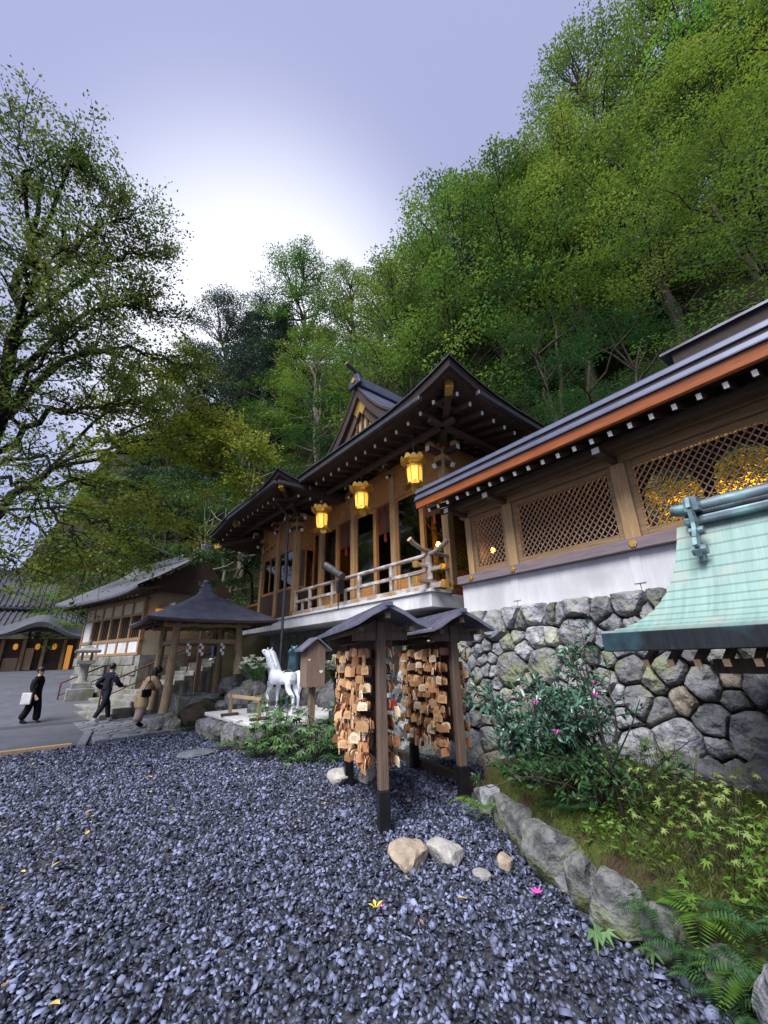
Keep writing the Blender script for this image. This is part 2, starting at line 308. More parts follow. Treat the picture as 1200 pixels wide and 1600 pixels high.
    def build(s, name, mat, parent=None, smooth=False, bevel=0.0, loc=None, rot=None, fix=True):
        me = s.mesh(name, fix)
        if smooth:
            me.polygons.foreach_set('use_smooth', [True]*len(me.polygons))
            if smooth != 'all': me.set_sharp_from_angle(angle=R(50))
        o = link(name, me, mat, parent, loc, rot)
        if bevel:
            md = o.modifiers.new('bevel', 'BEVEL'); md.width = bevel; md.segments = 2; md.limit_method = 'ANGLE'; md.angle_limit = R(40)
        return o
def copy_tree(o, parent=None):
    c = o.copy(); COL.objects.link(c)
    if parent: c.parent = parent
    for ch in list(o.children): copy_tree(ch, c)
    return c
def clip_poly(poly, px, py, nx, ny):
    out = []; n = len(poly)
    for i in range(n):
        a = poly[i]; b = poly[(i+1) % n]
        da = (a[0]-px)*nx+(a[1]-py)*ny; db = (b[0]-px)*nx+(b[1]-py)*ny
        if da <= 0: out.append(a)
        if (da < 0 < db) or (db < 0 < da):
            t = da/(da-db); out.append((a[0]+(b[0]-a[0])*t, a[1]+(b[1]-a[1])*t))
    return out
def voronoi(pts, wts, bound):
    cells = []
    for i, (x, y) in enumerate(pts):
        poly = list(bound)
        order = sorted(range(len(pts)), key=lambda j: (pts[j][0]-x)**2+(pts[j][1]-y)**2)[1:26]
        for j in order:
            dx, dy = pts[j][0]-x, pts[j][1]-y; d2 = dx*dx+dy*dy
            t = 0.5 + (wts[i]-wts[j])/(2*d2)
            poly = clip_poly(poly, x+dx*t, y+dy*t, dx, dy)
            if len(poly) < 3: break
        cells.append(poly)
    return cells
def centroid(poly):
    a = cx = cy = 0
    for i in range(len(poly)):
        x0, y0 = poly[i]; x1, y1 = poly[(i+1) % len(poly)]; c = x0*y1-x1*y0; a += c; cx += (x0+x1)*c; cy += (y0+y1)*c
    if abs(a) < 1e-9: return poly[0]
    return (cx/(3*a), cy/(3*a))
def round_poly(poly, n=16, gap=0.02, k=0.35):
    # resample, shrink by the joint gap, ease the corners
    c = centroid(poly); per = [math.dist(poly[i], poly[(i+1) % len(poly)]) for i in range(len(poly))]; T = sum(per); out = []
    for q in range(n):
        d = T*q/n; i = 0
        while d > per[i] and i < len(per)-1: d -= per[i]; i += 1
        a, b = poly[i], poly[(i+1) % len(poly)]; t = d/per[i] if per[i] else 0
        out.append((a[0]+(b[0]-a[0])*t, a[1]+(b[1]-a[1])*t))
    sm = [((1-k)*out[i][0]+k*(out[i-1][0]+out[(i+1) % n][0])/2, (1-k)*out[i][1]+k*(out[i-1][1]+out[(i+1) % n][1])/2) for i in range(n)]
    res = []
    for x, y in sm:
        d = math.hypot(x-c[0], y-c[1]); q = max(0.2, (d-gap)/d) if d > 1e-6 else 1
        res.append((c[0]+(x-c[0])*q, c[1]+(y-c[1])*q))
    return res, c
def bulge_stone(poly, h, seed, back=0.12, amp=0.05):
    # chiselled face: the lowest of a few tilted planes, eased at the rim
    n = 20; pr, c = round_poly(poly, n, 0.014, 0.12); V = []; F = []; r = random.Random(int(seed*1000))
    sz = max(math.dist(p, c) for p in pr)
    pls = [(r.uniform(-.55,.55), r.uniform(-.55,.55), r.uniform(.85,1.3)) for _ in range(4)]
    def out(u, v, e):
        a_, b_ = (u-c[0])/sz, (v-c[1])/sz
        o = h*min(k+gx*a_+gy*b_ for gx, gy, k in pls)
        nz = noise.noise(Vector((u*5, v*5, seed*3.7)))*amp + noise.noise(Vector((u*13, v*13, seed*1.7)))*amp*.6 + abs(noise.noise(Vector((u*24, v*24, seed))))*amp*.3
        return max(-.01, o*e + nz*(.35+.65*e))
    rings = ((1.0,-1),(1.0,0.0),(0.965,0.5),(0.88,0.86),(0.7,1.0),(0.45,1.0),(0.2,1.0))
    for s, e in rings:
        for (x, y) in pr:
            u = c[0]+(x-c[0])*s; v = c[1]+(y-c[1])*s
            V.append((u, v, -back if e < 0 else out(u, v, e)))
    V.append((c[0], c[1], out(c[0], c[1], 1)))
    for q in range(len(rings)-1):
        for k in range(n):
            k2 = (k+1) % n; F.append((q*n+k, q*n+k2, (q+1)*n+k2, (q+1)*n+k))
    b = (len(rings)-1)*n
    for k in range(n): F.append((b+k, b+(k+1) % n, len(V)-1))
    return V, F
def rock_mesh(seed, sx, sy, sz, sub=3, box=0.5, amp=0.22):
    bm = bmesh.new(); bmesh.ops.create_icosphere(bm, subdivisions=sub, radius=1.0); r = random.Random(int(seed*977))
    cuts = []
    for _ in range(11):
        d = Vector((r.gauss(0,1), r.gauss(0,1), r.gauss(0,.8))).normalized(); cuts.append((d, r.uniform(.66,.92)))
    f = amp/.22
    for v in bm.verts:
        p = v.co.copy(); q = Vector([math.copysign(abs(c)**(1-box*0.5), c) for c in p])
        for d, k in cuts:
            e = q.dot(d)-k*1.08
            if e > 0: q -= d*e*.85*min(1,f)
        d = noise.noise(p*1.1+Vector((seed*5.1,seed,0)))*amp*.8 + noise.noise(p*3.1+Vector((seed,seed*2.3,1)))*amp*0.35 + abs(noise.noise(p*7+Vector((seed,0,3))))*amp*0.2 + noise.noise(p*14+Vector((seed,4,3)))*amp*0.1
        q = q*(1+d); v.co = Vector((q.x*sx/1.75, q.y*sy/1.75, q.z*sz/1.75))
    me = bpy.data.meshes.new('rock'); bm.to_mesh(me); bm.free()
    me.polygons.foreach_set('use_smooth', [True]*len(me.polygons)); me.set_sharp_from_angle(angle=R(30))
    return me
def leaf_quads(P, D, Nn, L, W, fold=0.0):
    # rhombus leaves: P base (n,3), D direction, Nn normal, L length, W width
    n = len(P); S = np.cross(D, Nn); S /= (np.linalg.norm(S, axis=1, keepdims=True)+1e-9)
    L = np.broadcast_to(np.asarray(L).reshape(-1,1), (n,1)); W = np.broadcast_to(np.asarray(W).reshape(-1,1), (n,1))
    mid = P + D*L*0.45
    V = np.stack([P, mid+S*W/2-Nn*fold*L, P+D*L, mid-S*W/2-Nn*fold*L], 1).reshape(-1,3)
    F = np.arange(n*4).reshape(-1,4)
    return V, F
def unit(a): return a/(np.linalg.norm(a, axis=1, keepdims=True)+1e-9)
# ================================================================== the setting
def rise(x, y):                      # the lane climbs away behind the courtyard
    t = max(0.0, y-17.5)
    return min(0.125*t, 1.25 + 0.02*t)
def hill_h(x, y):
    s = (x-9.6) + max(0.0, y-17)*0.62
    if x < 3: s -= (3-x)*0.9
    if y < 2: s += min(2.5, (2-y)*0.25)
    if s <= 0: return -0.6
    h = 1.55*s if s < 20 else 31 + (s-20)*0.9
    return h + 1.0*noise.noise(Vector((x*0.16, y*0.16, 2)))*min(1, s/3) - 0.6
g = MB(); nx, ny = 60, 70
xs = [-60+120*i/nx for i in range(nx+1)]; ys = [-30+130*i/ny for i in range(ny+1)]
for y in ys:
    for x in xs: g.v.append((x, y, rise(x, y)-0.035))
for j in range(ny):
    for i in range(nx):
        a = j*(nx+1)+i; g.f.append((a, a+1, a+nx+2, a+nx+1))
tag(g.build('ground', 'gravel_bed', fix=False), kind='structure')
h = MB(); nx, ny = 66, 96
for j in range(ny+1):
    for i in range(nx+1):
        x = 6+56*i/nx*1.0; y = -22+92*j/ny
        x = x if y < 20 else x-(y-20)*0.55
        h.v.append((x, y, hill_h(x, y)))
for j in range(ny):
    for i in range(nx):
        a = j*(nx+1)+i; h.f.append((a, a+1, a+nx+2, a+nx+1))
tag(h.build('hillside', 'hill_soil', smooth='all', fix=False), kind='structure')

# lane paving behind the gravel
p = MB(); N_ = 26
edge = [(-14,12.15),(-0.6,12.5),(0.8,12.62)]
for j in range(N_+1):
    y = 12.62+ (38-12.62)*j/N_
    for x in (-14.0, -4.0, 0.9, 3.9):
        yy = y if j or x > 0 else (12.2 if x < -5 else 12.52)
        p.v.append((x, yy, rise(x, yy)+0.006))
for j in range(N_):
    for i in range(3):
        a = j*4+i; p.f.append((a, a+1, a+5, a+4))
lane = tag(p.build('lane', 'asphalt', fix=False), kind='structure')
# kerb: pale timber-coloured strip, then a cross stone and a row of flat kerb slabs
kerb = tag(MB().bar((-6.5,12.3,0.03),(0.62,12.5,0.03),0.13,0.09).build('kerb', 'pine_plank', bevel=0.012), kind='structure')
MB().bar((0.78,12.25,0.03),(1.05,14.6,0.03),0.17,0.09).build('cross_kerb_stone','slab',kerb,bevel=0.012)
for i in range(7):
    a = Vector((1.0,12.55,0.03)).lerp(Vector((3.35,13.05,0.03)), i/7+0.006); b = Vector((1.0,12.55,0.03)).lerp(Vector((3.35,13.05,0.03)), (i+1)/7-0.006)
    MB().bar(a, b, 0.2, 0.09).build('kerb_slab','slab',kerb,bevel=0.012)
# flat paving stones by the wash pavilion
bound = [(1.05,12.75),(3.25,13.2),(2.5,17.6),(0.75,17.4)]
pts = []
while len(pts) < 62:
    x, y = rng.uniform(0.8,3.3), rng.uniform(12.7,17.6)
    ok = all((bound[(i+1)%4][0]-bound[i][0])*(y-bound[i][1])-(bound[(i+1)%4][1]-bound[i][1])*(x-bound[i][0]) > 0 for i in range(4))
    if ok and all((x-a)**2+(y-b)**2 > 0.26**2 for a, b in pts): pts.append((x, y))
for _ in range(3):
    pts = [centroid(c) for c in voronoi(pts, [0]*len(pts), bound)]
for i, c in enumerate(voronoi(pts, [0]*len(pts), bound)):
    pr, cc = round_poly(c, 12, 0.018, 0.3); hgt = 0.022+rng.uniform(0,0.012)
    m = MB(); m.loft([[(x,y,0) for x,y in pr],[(x,y,hgt-0.006) for x,y in pr],[(cc[0]+(x-cc[0])*.95,cc[1]+(y-cc[1])*.95,hgt) for x,y in pr]])
    m.f.append(tuple(range(24,36))); m.build('paving_stone','slab',lane,fix=True)

# gravel: loose chips, nobody could count them
rs = np.random.RandomState(3)
def gravel_mesh():
    pts = []
    def zone(n, x0, x1, y0, y1): pts.append(np.stack([rs.uniform(x0,x1,n), rs.uniform(y0,y1,n)],1))
    zone(42000,-1.0,4.6,0.6,5.0); zone(27000,-1.6,5.6,5.0,9.2); zone(16000,-2.5,4.2,9.2,12.6); zone(5500,-3.2,-1.0,0.6,9); zone(2500,4.4,6.1,4.2,6.6); zone(2600,0.4,3.4,-0.6,0.9)
    P = np.concatenate(pts)
    kp = ~((P[:,1] > 12.45+0.03*P[:,0]) )
    # keep clear of the planting bed and the horse plinth
    bedx = np.interp(P[:,1], [0,1.2,2.1,3.2,3.6,4.0,9], [2.75,3.0,3.25,3.95,4.6,9,9])
    kp &= P[:,0] < bedx
    P = P[kp]; n = len(P)
    d = np.hypot(P[:,0], P[:,1])
    size = rs.uniform(0.012,0.029,n)*(1+np.clip((d-4)*0.05,0,0.45)) * np.where(rs.rand(n)<0.09,1.6,1)*np.where(rs.rand(n)<0.25,.7,1)
    k = 6; ang = (np.arange(k)/k*2*np.pi)[None,:]+rs.uniform(-.35,.35,(n,k))
    ra = rs.uniform(0.62,1.1,(n,k)); ell = rs.uniform(0.45,1,(n,1))
    top_s = rs.uniform(.62,.92,(n,1)); th = rs.uniform(0.09,0.32,(n,1))
    def ring(sc, z): return np.stack([np.cos(ang)*ra*sc, np.sin(ang)*ra*sc*ell, np.broadcast_to(z,(n,k))+rs.uniform(-.07,.07,(n,k))],2)
    V = np.concatenate([ring(1.0,-th), ring(top_s,th)],1)*size[:,None,None]
    # random tumble
    a, b, c = rs.uniform(0,2*np.pi,n), rs.normal(0,0.5,n), rs.normal(0,0.5,n)
    ca,sa,cb,sb,cc,sc_ = np.cos(a),np.sin(a),np.cos(b),np.sin(b),np.cos(c),np.sin(c)
    Rz = np.zeros((n,3,3)); Rz[:,0,0]=ca;Rz[:,0,1]=-sa;Rz[:,1,0]=sa;Rz[:,1,1]=ca;Rz[:,2,2]=1
    Rx = np.zeros((n,3,3)); Rx[:,0,0]=1;Rx[:,1,1]=cb;Rx[:,1,2]=-sb;Rx[:,2,1]=sb;Rx[:,2,2]=cb
    Ry = np.zeros((n,3,3)); Ry[:,1,1]=1;Ry[:,0,0]=cc;Ry[:,0,2]=sc_;Ry[:,2,0]=-sc_;Ry[:,2,2]=cc
    M = Rx@Ry@Rz
    V = np.einsum('nij,nkj->nki', M, V)
    zb = rs.uniform(-0.02,0.014,n)
    V += np.stack([P[:,0],P[:,1],zb],1)[:,None,:]
    base = (np.arange(n)*12)[:,None]
    quads = np.array([[i,(i+1)%6,6+(i+1)%6,6+i] for i in range(6)]+[[6,7,8,9],[6,9,10,11]])
    F = (base[:,:,None]+quads[None]).reshape(-1,4)
    return np_mesh('gravel', V.reshape(-1,3), F)
tag(link('gravel', gravel_mesh(), 'gravel'), label='blue grey crushed stone gravel covering the courtyard', kind='stuff')

# ------------------------------------------------------------------ retaining wall of rough stones
wall = empty('retaining_wall', (6.2,4,0), label='tall retaining wall of rough grey stones under the latticed gallery', cat='stone wall')
H_W = 2.52
def wpt(y, s, o):                     # s runs up the battered face, o outwards
    return (6.43-0.5*(1-s/H_W)-o*0.98, y, s+o*0.2)
Y0, Y1 = -2.2, 7.6
pts, wts = [], []
y = Y0+0.1
while y < Y1:                          # coping course of long blocks
    l = rng.uniform(0.42,0.85); pts.append((y+l/2, 2.33)); wts.append(0.0); y += l
tries = 0
while tries < 9000 and len(pts) < 300:
    tries += 1
    x, yy = rng.uniform(Y0,Y1), rng.uniform(0.05,2.2)
    big = rng.random(); r = 0.11 if big < 0.35 else 0.22 if big < 0.72 else 0.36
    if x > 5.2: r = min(r, 0.3)
    if yy < 0.9 and rng.random() < 0.7: r = max(r, 0.32)
    if all((x-a)**2+(yy-b)**2 > ((r+w_)*0.70)**2 if w_ else (x-a)**2+(yy-b)**2 > 0.27**2 for (a, b), w_ in zip(pts, wts)):
        pts.append((x, yy)); wts.append(r)
W2 = [w_*w_*0.55 if w_ else 0.03 for w_ in wts]
bound = [(Y0,-0.1),(Y1,-0.1),(Y1,H_W),(Y0,H_W)]
for _ in range(2):
    cs = voronoi(pts, W2, bound); pts = [centroid(c) if len(c) > 2 and wts[i] else pts[i] for i, c in enumerate(cs)]
pts = [(p[0]+rng.uniform(-.05,.05), p[1]+(rng.uniform(-.05,.05) if wts[i] else 0)) for i, p in enumerate(pts)]
for i, c in enumerate(voronoi(pts, W2, bound)):
    if len(c) < 3: continue
    area = abs(sum(c[k][0]*c[(k+1)%len(c)][1]-c[(k+1)%len(c)][0]*c[k][1] for k in range(len(c))))/2
    if area < 0.006: continue
    hgt = min(0.17, 0.045+0.2*math.sqrt(area))*rng.uniform(0.6,1.3)
    V, F = bulge_stone(c, hgt, i*0.37+1)
    me = bpy.data.meshes.new('stone'); me.from_pydata([wpt(a+rng.uniform(-.008,.008), b+rng.uniform(-.008,.008), o) for a, b, o in V], [], F)
    bm = bmesh.new(); bm.from_mesh(me); bmesh.ops.recalc_face_normals(bm, faces=bm.faces); bm.to_mesh(me); bm.free()
    me.polygons.foreach_set('use_smooth', [True]*len(me.polygons)); me.set_sharp_from_angle(angle=R(28))
    me.transform(Matrix.Translation((-6.2,-4,0)))
    link('stone', me, rng.choice(['stone']*7+['stone_warm']+['stone_dark']*4), wall)
m = MB(); m.add([wpt(Y0,-.2,-.09),wpt(Y1,-.2,-.09),wpt(Y1,H_W-.01,-.09),wpt(Y0,H_W-.01,-.09)],[(0,1,2,3)])
m.bb(6.75,8.8,Y0,12.5,-0.2,2.45)
o = m.build('earth_fill','earth',wall); o.data.transform(Matrix.Translation((-6.2,-4,0)))
# ================================================================== trees
def leaf_pads(rs, pads, per, L, up_bias=1.0):
    # pads: list of (centre, radius, thickness, tilt vector)
    P, D, Nn, LL = [], [], [], []
    for c, r, th, tl in pads:
        n = max(12, int(per*r*r)); a = rs.uniform(0,2*np.pi,n); q = np.sqrt(rs.rand(n))*r*(1+0.25*np.sin(a*3+c[0])+0.18*np.sin(a*5+c[1]*2))
        x, y = np.cos(a)*q, np.sin(a)*q; z = rs.normal(0,th,n) - 0.10*q*q/max(r,0.3) + x*tl[0] + y*tl[1]
        P.append(np.stack([x+c[0], y+c[1], z+c[2]],1))
        d = np.stack([np.cos(a)+rs.normal(0,.7,n), np.sin(a)+rs.normal(0,.7,n), rs.normal(-.15,.35,n)],1); D.append(d)
        nn = np.stack([rs.normal(0,.28,n), rs.normal(0,.28,n), np.full(n, up_bias)],1); Nn.append(nn)
        LL.append(L*rs.uniform(0.6,1.25,n))
    P = np.concatenate(P); D = unit(np.concatenate(D)); Nn = unit(np.concatenate(Nn)); LL = np.concatenate(LL)
    return leaf_quads(P, D, Nn, LL, LL*0.62, 0.08)
def limb(m, a, b, r0, r1, rs, n=6, wob=0.12, sag=0.0):
    a = np.array(a,float); b = np.array(b,float); L = np.linalg.norm(b-a); pts = []
    for i in range(n):
        t = i/(n-1); p = a+(b-a)*t
        if 0 < i: p = p+rs.normal(0,wob*L/8,3)*(1 if i < n-1 else 0.3)
        p[2] += sag*L*t*(1-t)
        pts.append(p)
    m.tube(pts, [r0+(r1-r0)*i/(n-1) for i in range(n)], 6 if r0 < 0.08 else 8, False)
    return pts
def maple_meshes(seed, H=11.0, rad=3.6, leafL=0.115, per=215, nst=3, npad=40, low=0.2):
    rs = np.random.RandomState(seed); m = MB(); pads = []
    stems = []
    for s_ in range(nst):
        a = rs.uniform(0,2*np.pi); q = rs.uniform(.15,.4)*rad
        top = (math.cos(a)*q, math.sin(a)*q, H*rs.uniform(.72,.95))
        mid = (top[0]*0.35, top[1]*0.35, H*0.3)
        p1 = limb(m, (rs.normal(0,.1), rs.normal(0,.1), -1.2), mid, 0.2+0.05*rs.rand(), 0.13, rs, 5)
        p2 = limb(m, mid, top, 0.13, 0.025, rs, 8)
        stems += p1[2:]+p2
    for k in range(npad):
        t = rs.uniform(low,1.0); s0 = stems[int(rs.randint(len(stems)))]
        z = H*t; s0 = min(stems, key=lambda p: abs(p[2]-z*0.86)+rs.uniform(0,1.4))
        a = rs.uniform(0,2*np.pi); env = rad*math.sin(math.pi*min(1,(0.12+0.88*t)))**0.6*rs.uniform(.45,1.05)
        c = (s0[0]*0.5+math.cos(a)*env, s0[1]*0.5+math.sin(a)*env, z)
        pp = limb(m, s0, c, 0.045, 0.012, rs, 5, 0.25, 0.1)
        r = rs.uniform(.65,1.35)*(1.0 if t < .8 else .75)
        pads.append((c, r, 0.055, (-math.cos(a)*0.22, -math.sin(a)*0.22)))
        for q in range(2):
            cc = (c[0]+rs.normal(0,.55), c[1]+rs.normal(0,.55), c[2]+rs.uniform(-.25,.28)); pads.append((cc, r*rs.uniform(.4,.75), .05, (rs.normal(0,.15), rs.normal(0,.15))))
    V, F = leaf_pads(rs, pads, per, leafL)
    me = np_mesh('crown', V, F); tr = m.mesh('trunk', False); tr.polygons.foreach_set('use_smooth', [True]*len(tr.polygons))
    return tr, me
def broad_meshes(seed, H=13.0, rad=3.2, leafL=0.115, nclump=74, per=290):
    rs = np.random.RandomState(seed); m = MB(); P, D, N2, LL = [], [], [], []
    trunk = limb(m, (0,0,-1.5), (rs.normal(0,.5), rs.normal(0,.5), H*0.93), 0.24, 0.03, rs, 10, 0.1)
    for k in range(nclump):
        t = rs.uniform(.28,1.0); s0 = min(trunk, key=lambda p: abs(p[2]-H*(t-0.12)))
        a = rs.uniform(0,2*np.pi); env = rad*(math.sin(math.pi*min(1,(0.1+0.86*t)))**0.7)*rs.uniform(.35,1.05)
        c = np.array([s0[0]+math.cos(a)*env, s0[1]+math.sin(a)*env, H*t+rs.normal(0,.3)])
        limb(m, s0, c, 0.05, 0.01, rs, 5, 0.2, 0.05)
        r = rs.uniform(.5,1.0); n = int(per*r)
        v = unit(rs.normal(0,1,(n,3)))*(rs.rand(n,1)**0.45)*r*np.array([1,1,.42]); P.append(c+v)
        D.append(unit(v+rs.normal(0,.5,(n,3))*r)); N2.append(unit(rs.normal(0,.38,(n,3))+np.array([0,0,.8])+v*.4/r)); LL.append(leafL*rs.uniform(.6,1.3,n))
    V, F = leaf_quads(np.concatenate(P), np.concatenate(D), np.concatenate(N2), np.concatenate(LL), np.concatenate(LL)*.6, .06)
    tr = m.mesh('trunk', False); tr.polygons.foreach_set('use_smooth', [True]*len(tr.polygons))
    return tr, np_mesh('crown', V, F)
def conifer_meshes(seed, H=17.0, rad=2.6):
    rs = np.random.RandomState(seed); m = MB(); P, D, N2 = [], [], []
    limb(m, (0,0,-1.5), (0,0,H), 0.26, 0.02, rs, 9, 0.02)
    for k in range(150):
        t = rs.uniform(.22,.99); a = rs.uniform(0,2*np.pi); L = rad*(1-t)**0.75*rs.uniform(.65,1.1)+.25
        a0 = np.array([0,0,H*t]); b = np.array([math.cos(a)*L, math.sin(a)*L, H*t+L*rs.uniform(-.35,.12)])
        limb(m, a0, b, 0.035, 0.008, rs, 4, 0.1, 0.05)
        n = int(60+90*L); q = rs.rand(n)**.6
        p = a0+(b-a0)*q[:,None]+rs.normal(0,.16+.12*L*.3,(n,3))*np.array([1,1,.55]); P.append(p)
        D.append(unit(np.array([math.cos(a),math.sin(a),-.35])+rs.normal(0,.55,(n,3)))); N2.append(unit(rs.normal(0,.5,(n,3))+np.array([0,0,.7])))
    P = np.concatenate(P); n = len(P); LL = 0.24*rs.uniform(.6,1.2,n)
    V, F = leaf_quads(P, np.concatenate(D), np.concatenate(N2), LL, LL*.34, .05)
    tr = m.mesh('trunk', False); tr.polygons.foreach_set('use_smooth', [True]*len(tr.polygons))
    return tr, np_mesh('crown', V, F)
KIND = {'maple': [maple_meshes(11), maple_meshes(12, 9.5, 4.0, nst=4), maple_meshes(13, 12.5, 3.6)],
        'broad': [broad_meshes(21), broad_meshes(22, 15, 3.6, nclump=110), broad_meshes(23, 12, 2.9)],
        'dark': [maple_meshes(31, 10, 3.8, nst=3), broad_meshes(32, 11, 3.4)],
        'conifer': [conifer_meshes(41, 17, 3.3), conifer_meshes(42, 14, 3.0)]}
KIND['near'] = [maple_meshes(51, 10, 3.6, leafL=.072, per=470), maple_meshes(52, 9, 3.8, leafL=.072, per=470, nst=4)]
LEAF = {'near': 'leaf_maple', 'maple': 'leaf_maple', 'broad': 'leaf_yellowgreen', 'dark': 'leaf_dark', 'conifer': 'leaf_conifer'}
TLAB = {'maple': 'green maple with layered fans of foliage on the steep hillside',
        'broad': 'tall yellow green leafy tree high on the steep hillside',
        'dark': 'dark green shady tree on the steep hillside',
        'conifer': 'dark blue green conifer on the slope beyond the shrine roofs'}
BARK = {'near': 'bark', 'maple': 'bark', 'broad': 'bark', 'dark': 'bark_dark', 'conifer': 'bark_dark'}
shared = {}
TWORD = {'near':'fine leaved green maple','maple':'green fan leaved maple','broad':'yellow green leafy tree','dark':'dark green shady tree','conifer':'dark blue green conifer'}
def where(x, y):
    s = (x-9.6) + max(0.0, y-17)*0.62
    row = 'at the foot of the slope' if s < 2.6 else 'a little way up the slope' if s < 6 else 'halfway up the slope' if s < 10 else 'high on the slope' if s < 14 else 'near the skyline'
    z = 'above the copper roofed shrine' if y < 0 else 'behind the lattice gallery' if y < 5 else 'behind the hall corner' if y < 8.5 else 'behind the dormer gable' if y < 13 else 'beyond the hall wing' if y < 19 else 'behind the white house' if y < 26 else 'at the head of the valley'
    return row+' '+z
def place_tree(kind, x, y, scale=1.0, var=None, sz=None, bark=None, leaf=None, label=None, dz=0.0):
    v = rng.randrange(len(KIND[kind])) if var is None else var
    tr, cr = KIND[kind][v]; z = max(hill_h(x, y), rise(x, y)-0.3)-0.2+dz
    root = empty({'near':'maple_tree','maple':'maple_tree','broad':'leafy_tree','dark':'shade_tree','conifer':'conifer_tree'}[kind], (x,y,z), rng.uniform(0,6.28), label or TWORD[kind]+' '+where(x, y), 'tree', 'hillside %s trees' % kind if not label else None)
    root.scale = (scale, scale, sz or scale)
    bk, lf = bark or (rng.choice(['bark','bark_pale']) if kind in ('maple','dark') else BARK[kind]), leaf or LEAF[kind]
    for nm, me, mt in (('trunk', tr, bk), ('crown', cr, lf)):
        key = (me.name, mt)
        if key not in shared:
            c = me.copy() if me.materials else me
            c.materials.clear(); c.materials.append(MATS[mt]); shared[key] = c
        link(nm, shared[key], None, root)
    return root
# rows on the steep slope behind the shrine
spots = []
def try_spot(x, y, dmin):
    if all((x-a)**2+(y-b)**2 > dmin*dmin for a, b in spots): spots.append((x, y)); return True
    return False
TREES = []
for y in range(-8, 34, 1):
    for k in range(6):
        x = 10.6 - max(0,y-17)*0.62 + k*3.6 + rng.uniform(-1.1,1.1); yy = y+rng.uniform(-.5,.5)
        if k == 0 and yy < 13.5 and x < 11.2: x = 11.2
        if not try_spot(x, yy, 3.7): continue
        if k <= 1: kd = rng.choice(['maple','dark','dark'])
        elif k <= 3: kd = rng.choice(['maple','maple','broad','dark','dark'])
        else: kd = rng.choice(['broad','broad','maple','dark'])
        if yy > 21 and 2 > x > -4.5: kd = rng.choice(['maple','broad'])
        lf_ = rng.choice(['leaf_maple','leaf_mid','leaf_mid']) if kd == 'maple' else rng.choice(['leaf_yellowgreen','leaf_mid']) if kd == 'broad' else None
        if math.hypot(x, yy) < 19.5: kd, lf_ = 'near', rng.choice(['leaf_mid','leaf_mid','leaf_dark','leaf_maple'])
        place_tree(kd, x, yy, leaf=lf_, scale=rng.uniform(.85,1.15)*(1.0 if k < 2 else 1.15 if k < 4 else 1.4))
for x, y, s_ in ((5.5,33,1.0),(10.8,38,1.15),(12.5,33,1.1),(2.8,35,.85)):
    place_tree('conifer', x, y, s_)
for i, (x, y, s_) in enumerate(((8.3,33,1.25),(6.2,36,1.3),(10.2,34.5,1.35),(12.8,37,1.4),(9.2,38.5,1.5),(3.9,33.5,.95))):
    place_tree('broad', x, y, s_, leaf='leaf_conifer', label='bushy dark blue green tree beyond the white house roof', var=i % 3)['group'] = 'dark trees beyond the white house'
for x, y, s_ in ((17.5,6.5,1.3),(16,9.5,1.45),(14.8,12.2,1.45),(19,3.2,1.2),(19.5,.3,1.15),(14.5,15.2,1.35),(20.5,9,1.4)):
    place_tree('broad', x, y, s_, leaf=rng.choice(['leaf_mid','leaf_yellowgreen']))
for x, y, s_ in ((-1.5,36,.75),(1,33,.8)):
    place_tree('maple', x, y, s_)
for x, y, s_ in ((-11,33,1.25),(-14.5,38,1.3),(-13,27,1.1)):
    place_tree('broad', x, y, s_, label='tall leafy tree on the river side of the lane beyond the dark house', )['group'] = 'riverside trees'
# undergrowth on the slope: one mass
rs = np.random.RandomState(5); pads = []
for _ in range(620):
    y = rs.uniform(-6,34); x = 10.0 - max(0,y-17)*0.62 + abs(rs.normal(0,5)); pads.append(((x, y, hill_h(x,y)+rs.uniform(.1,.7)), rs.uniform(.4,1.0), .15, (-.5,0)))
V, F = leaf_pads(rs, pads, 60, 0.2)
tag(link('undergrowth', np_mesh('undergrowth', V, F), 'leaf_dark'), label='dark undergrowth covering the steep slope under the trees', kind='stuff')

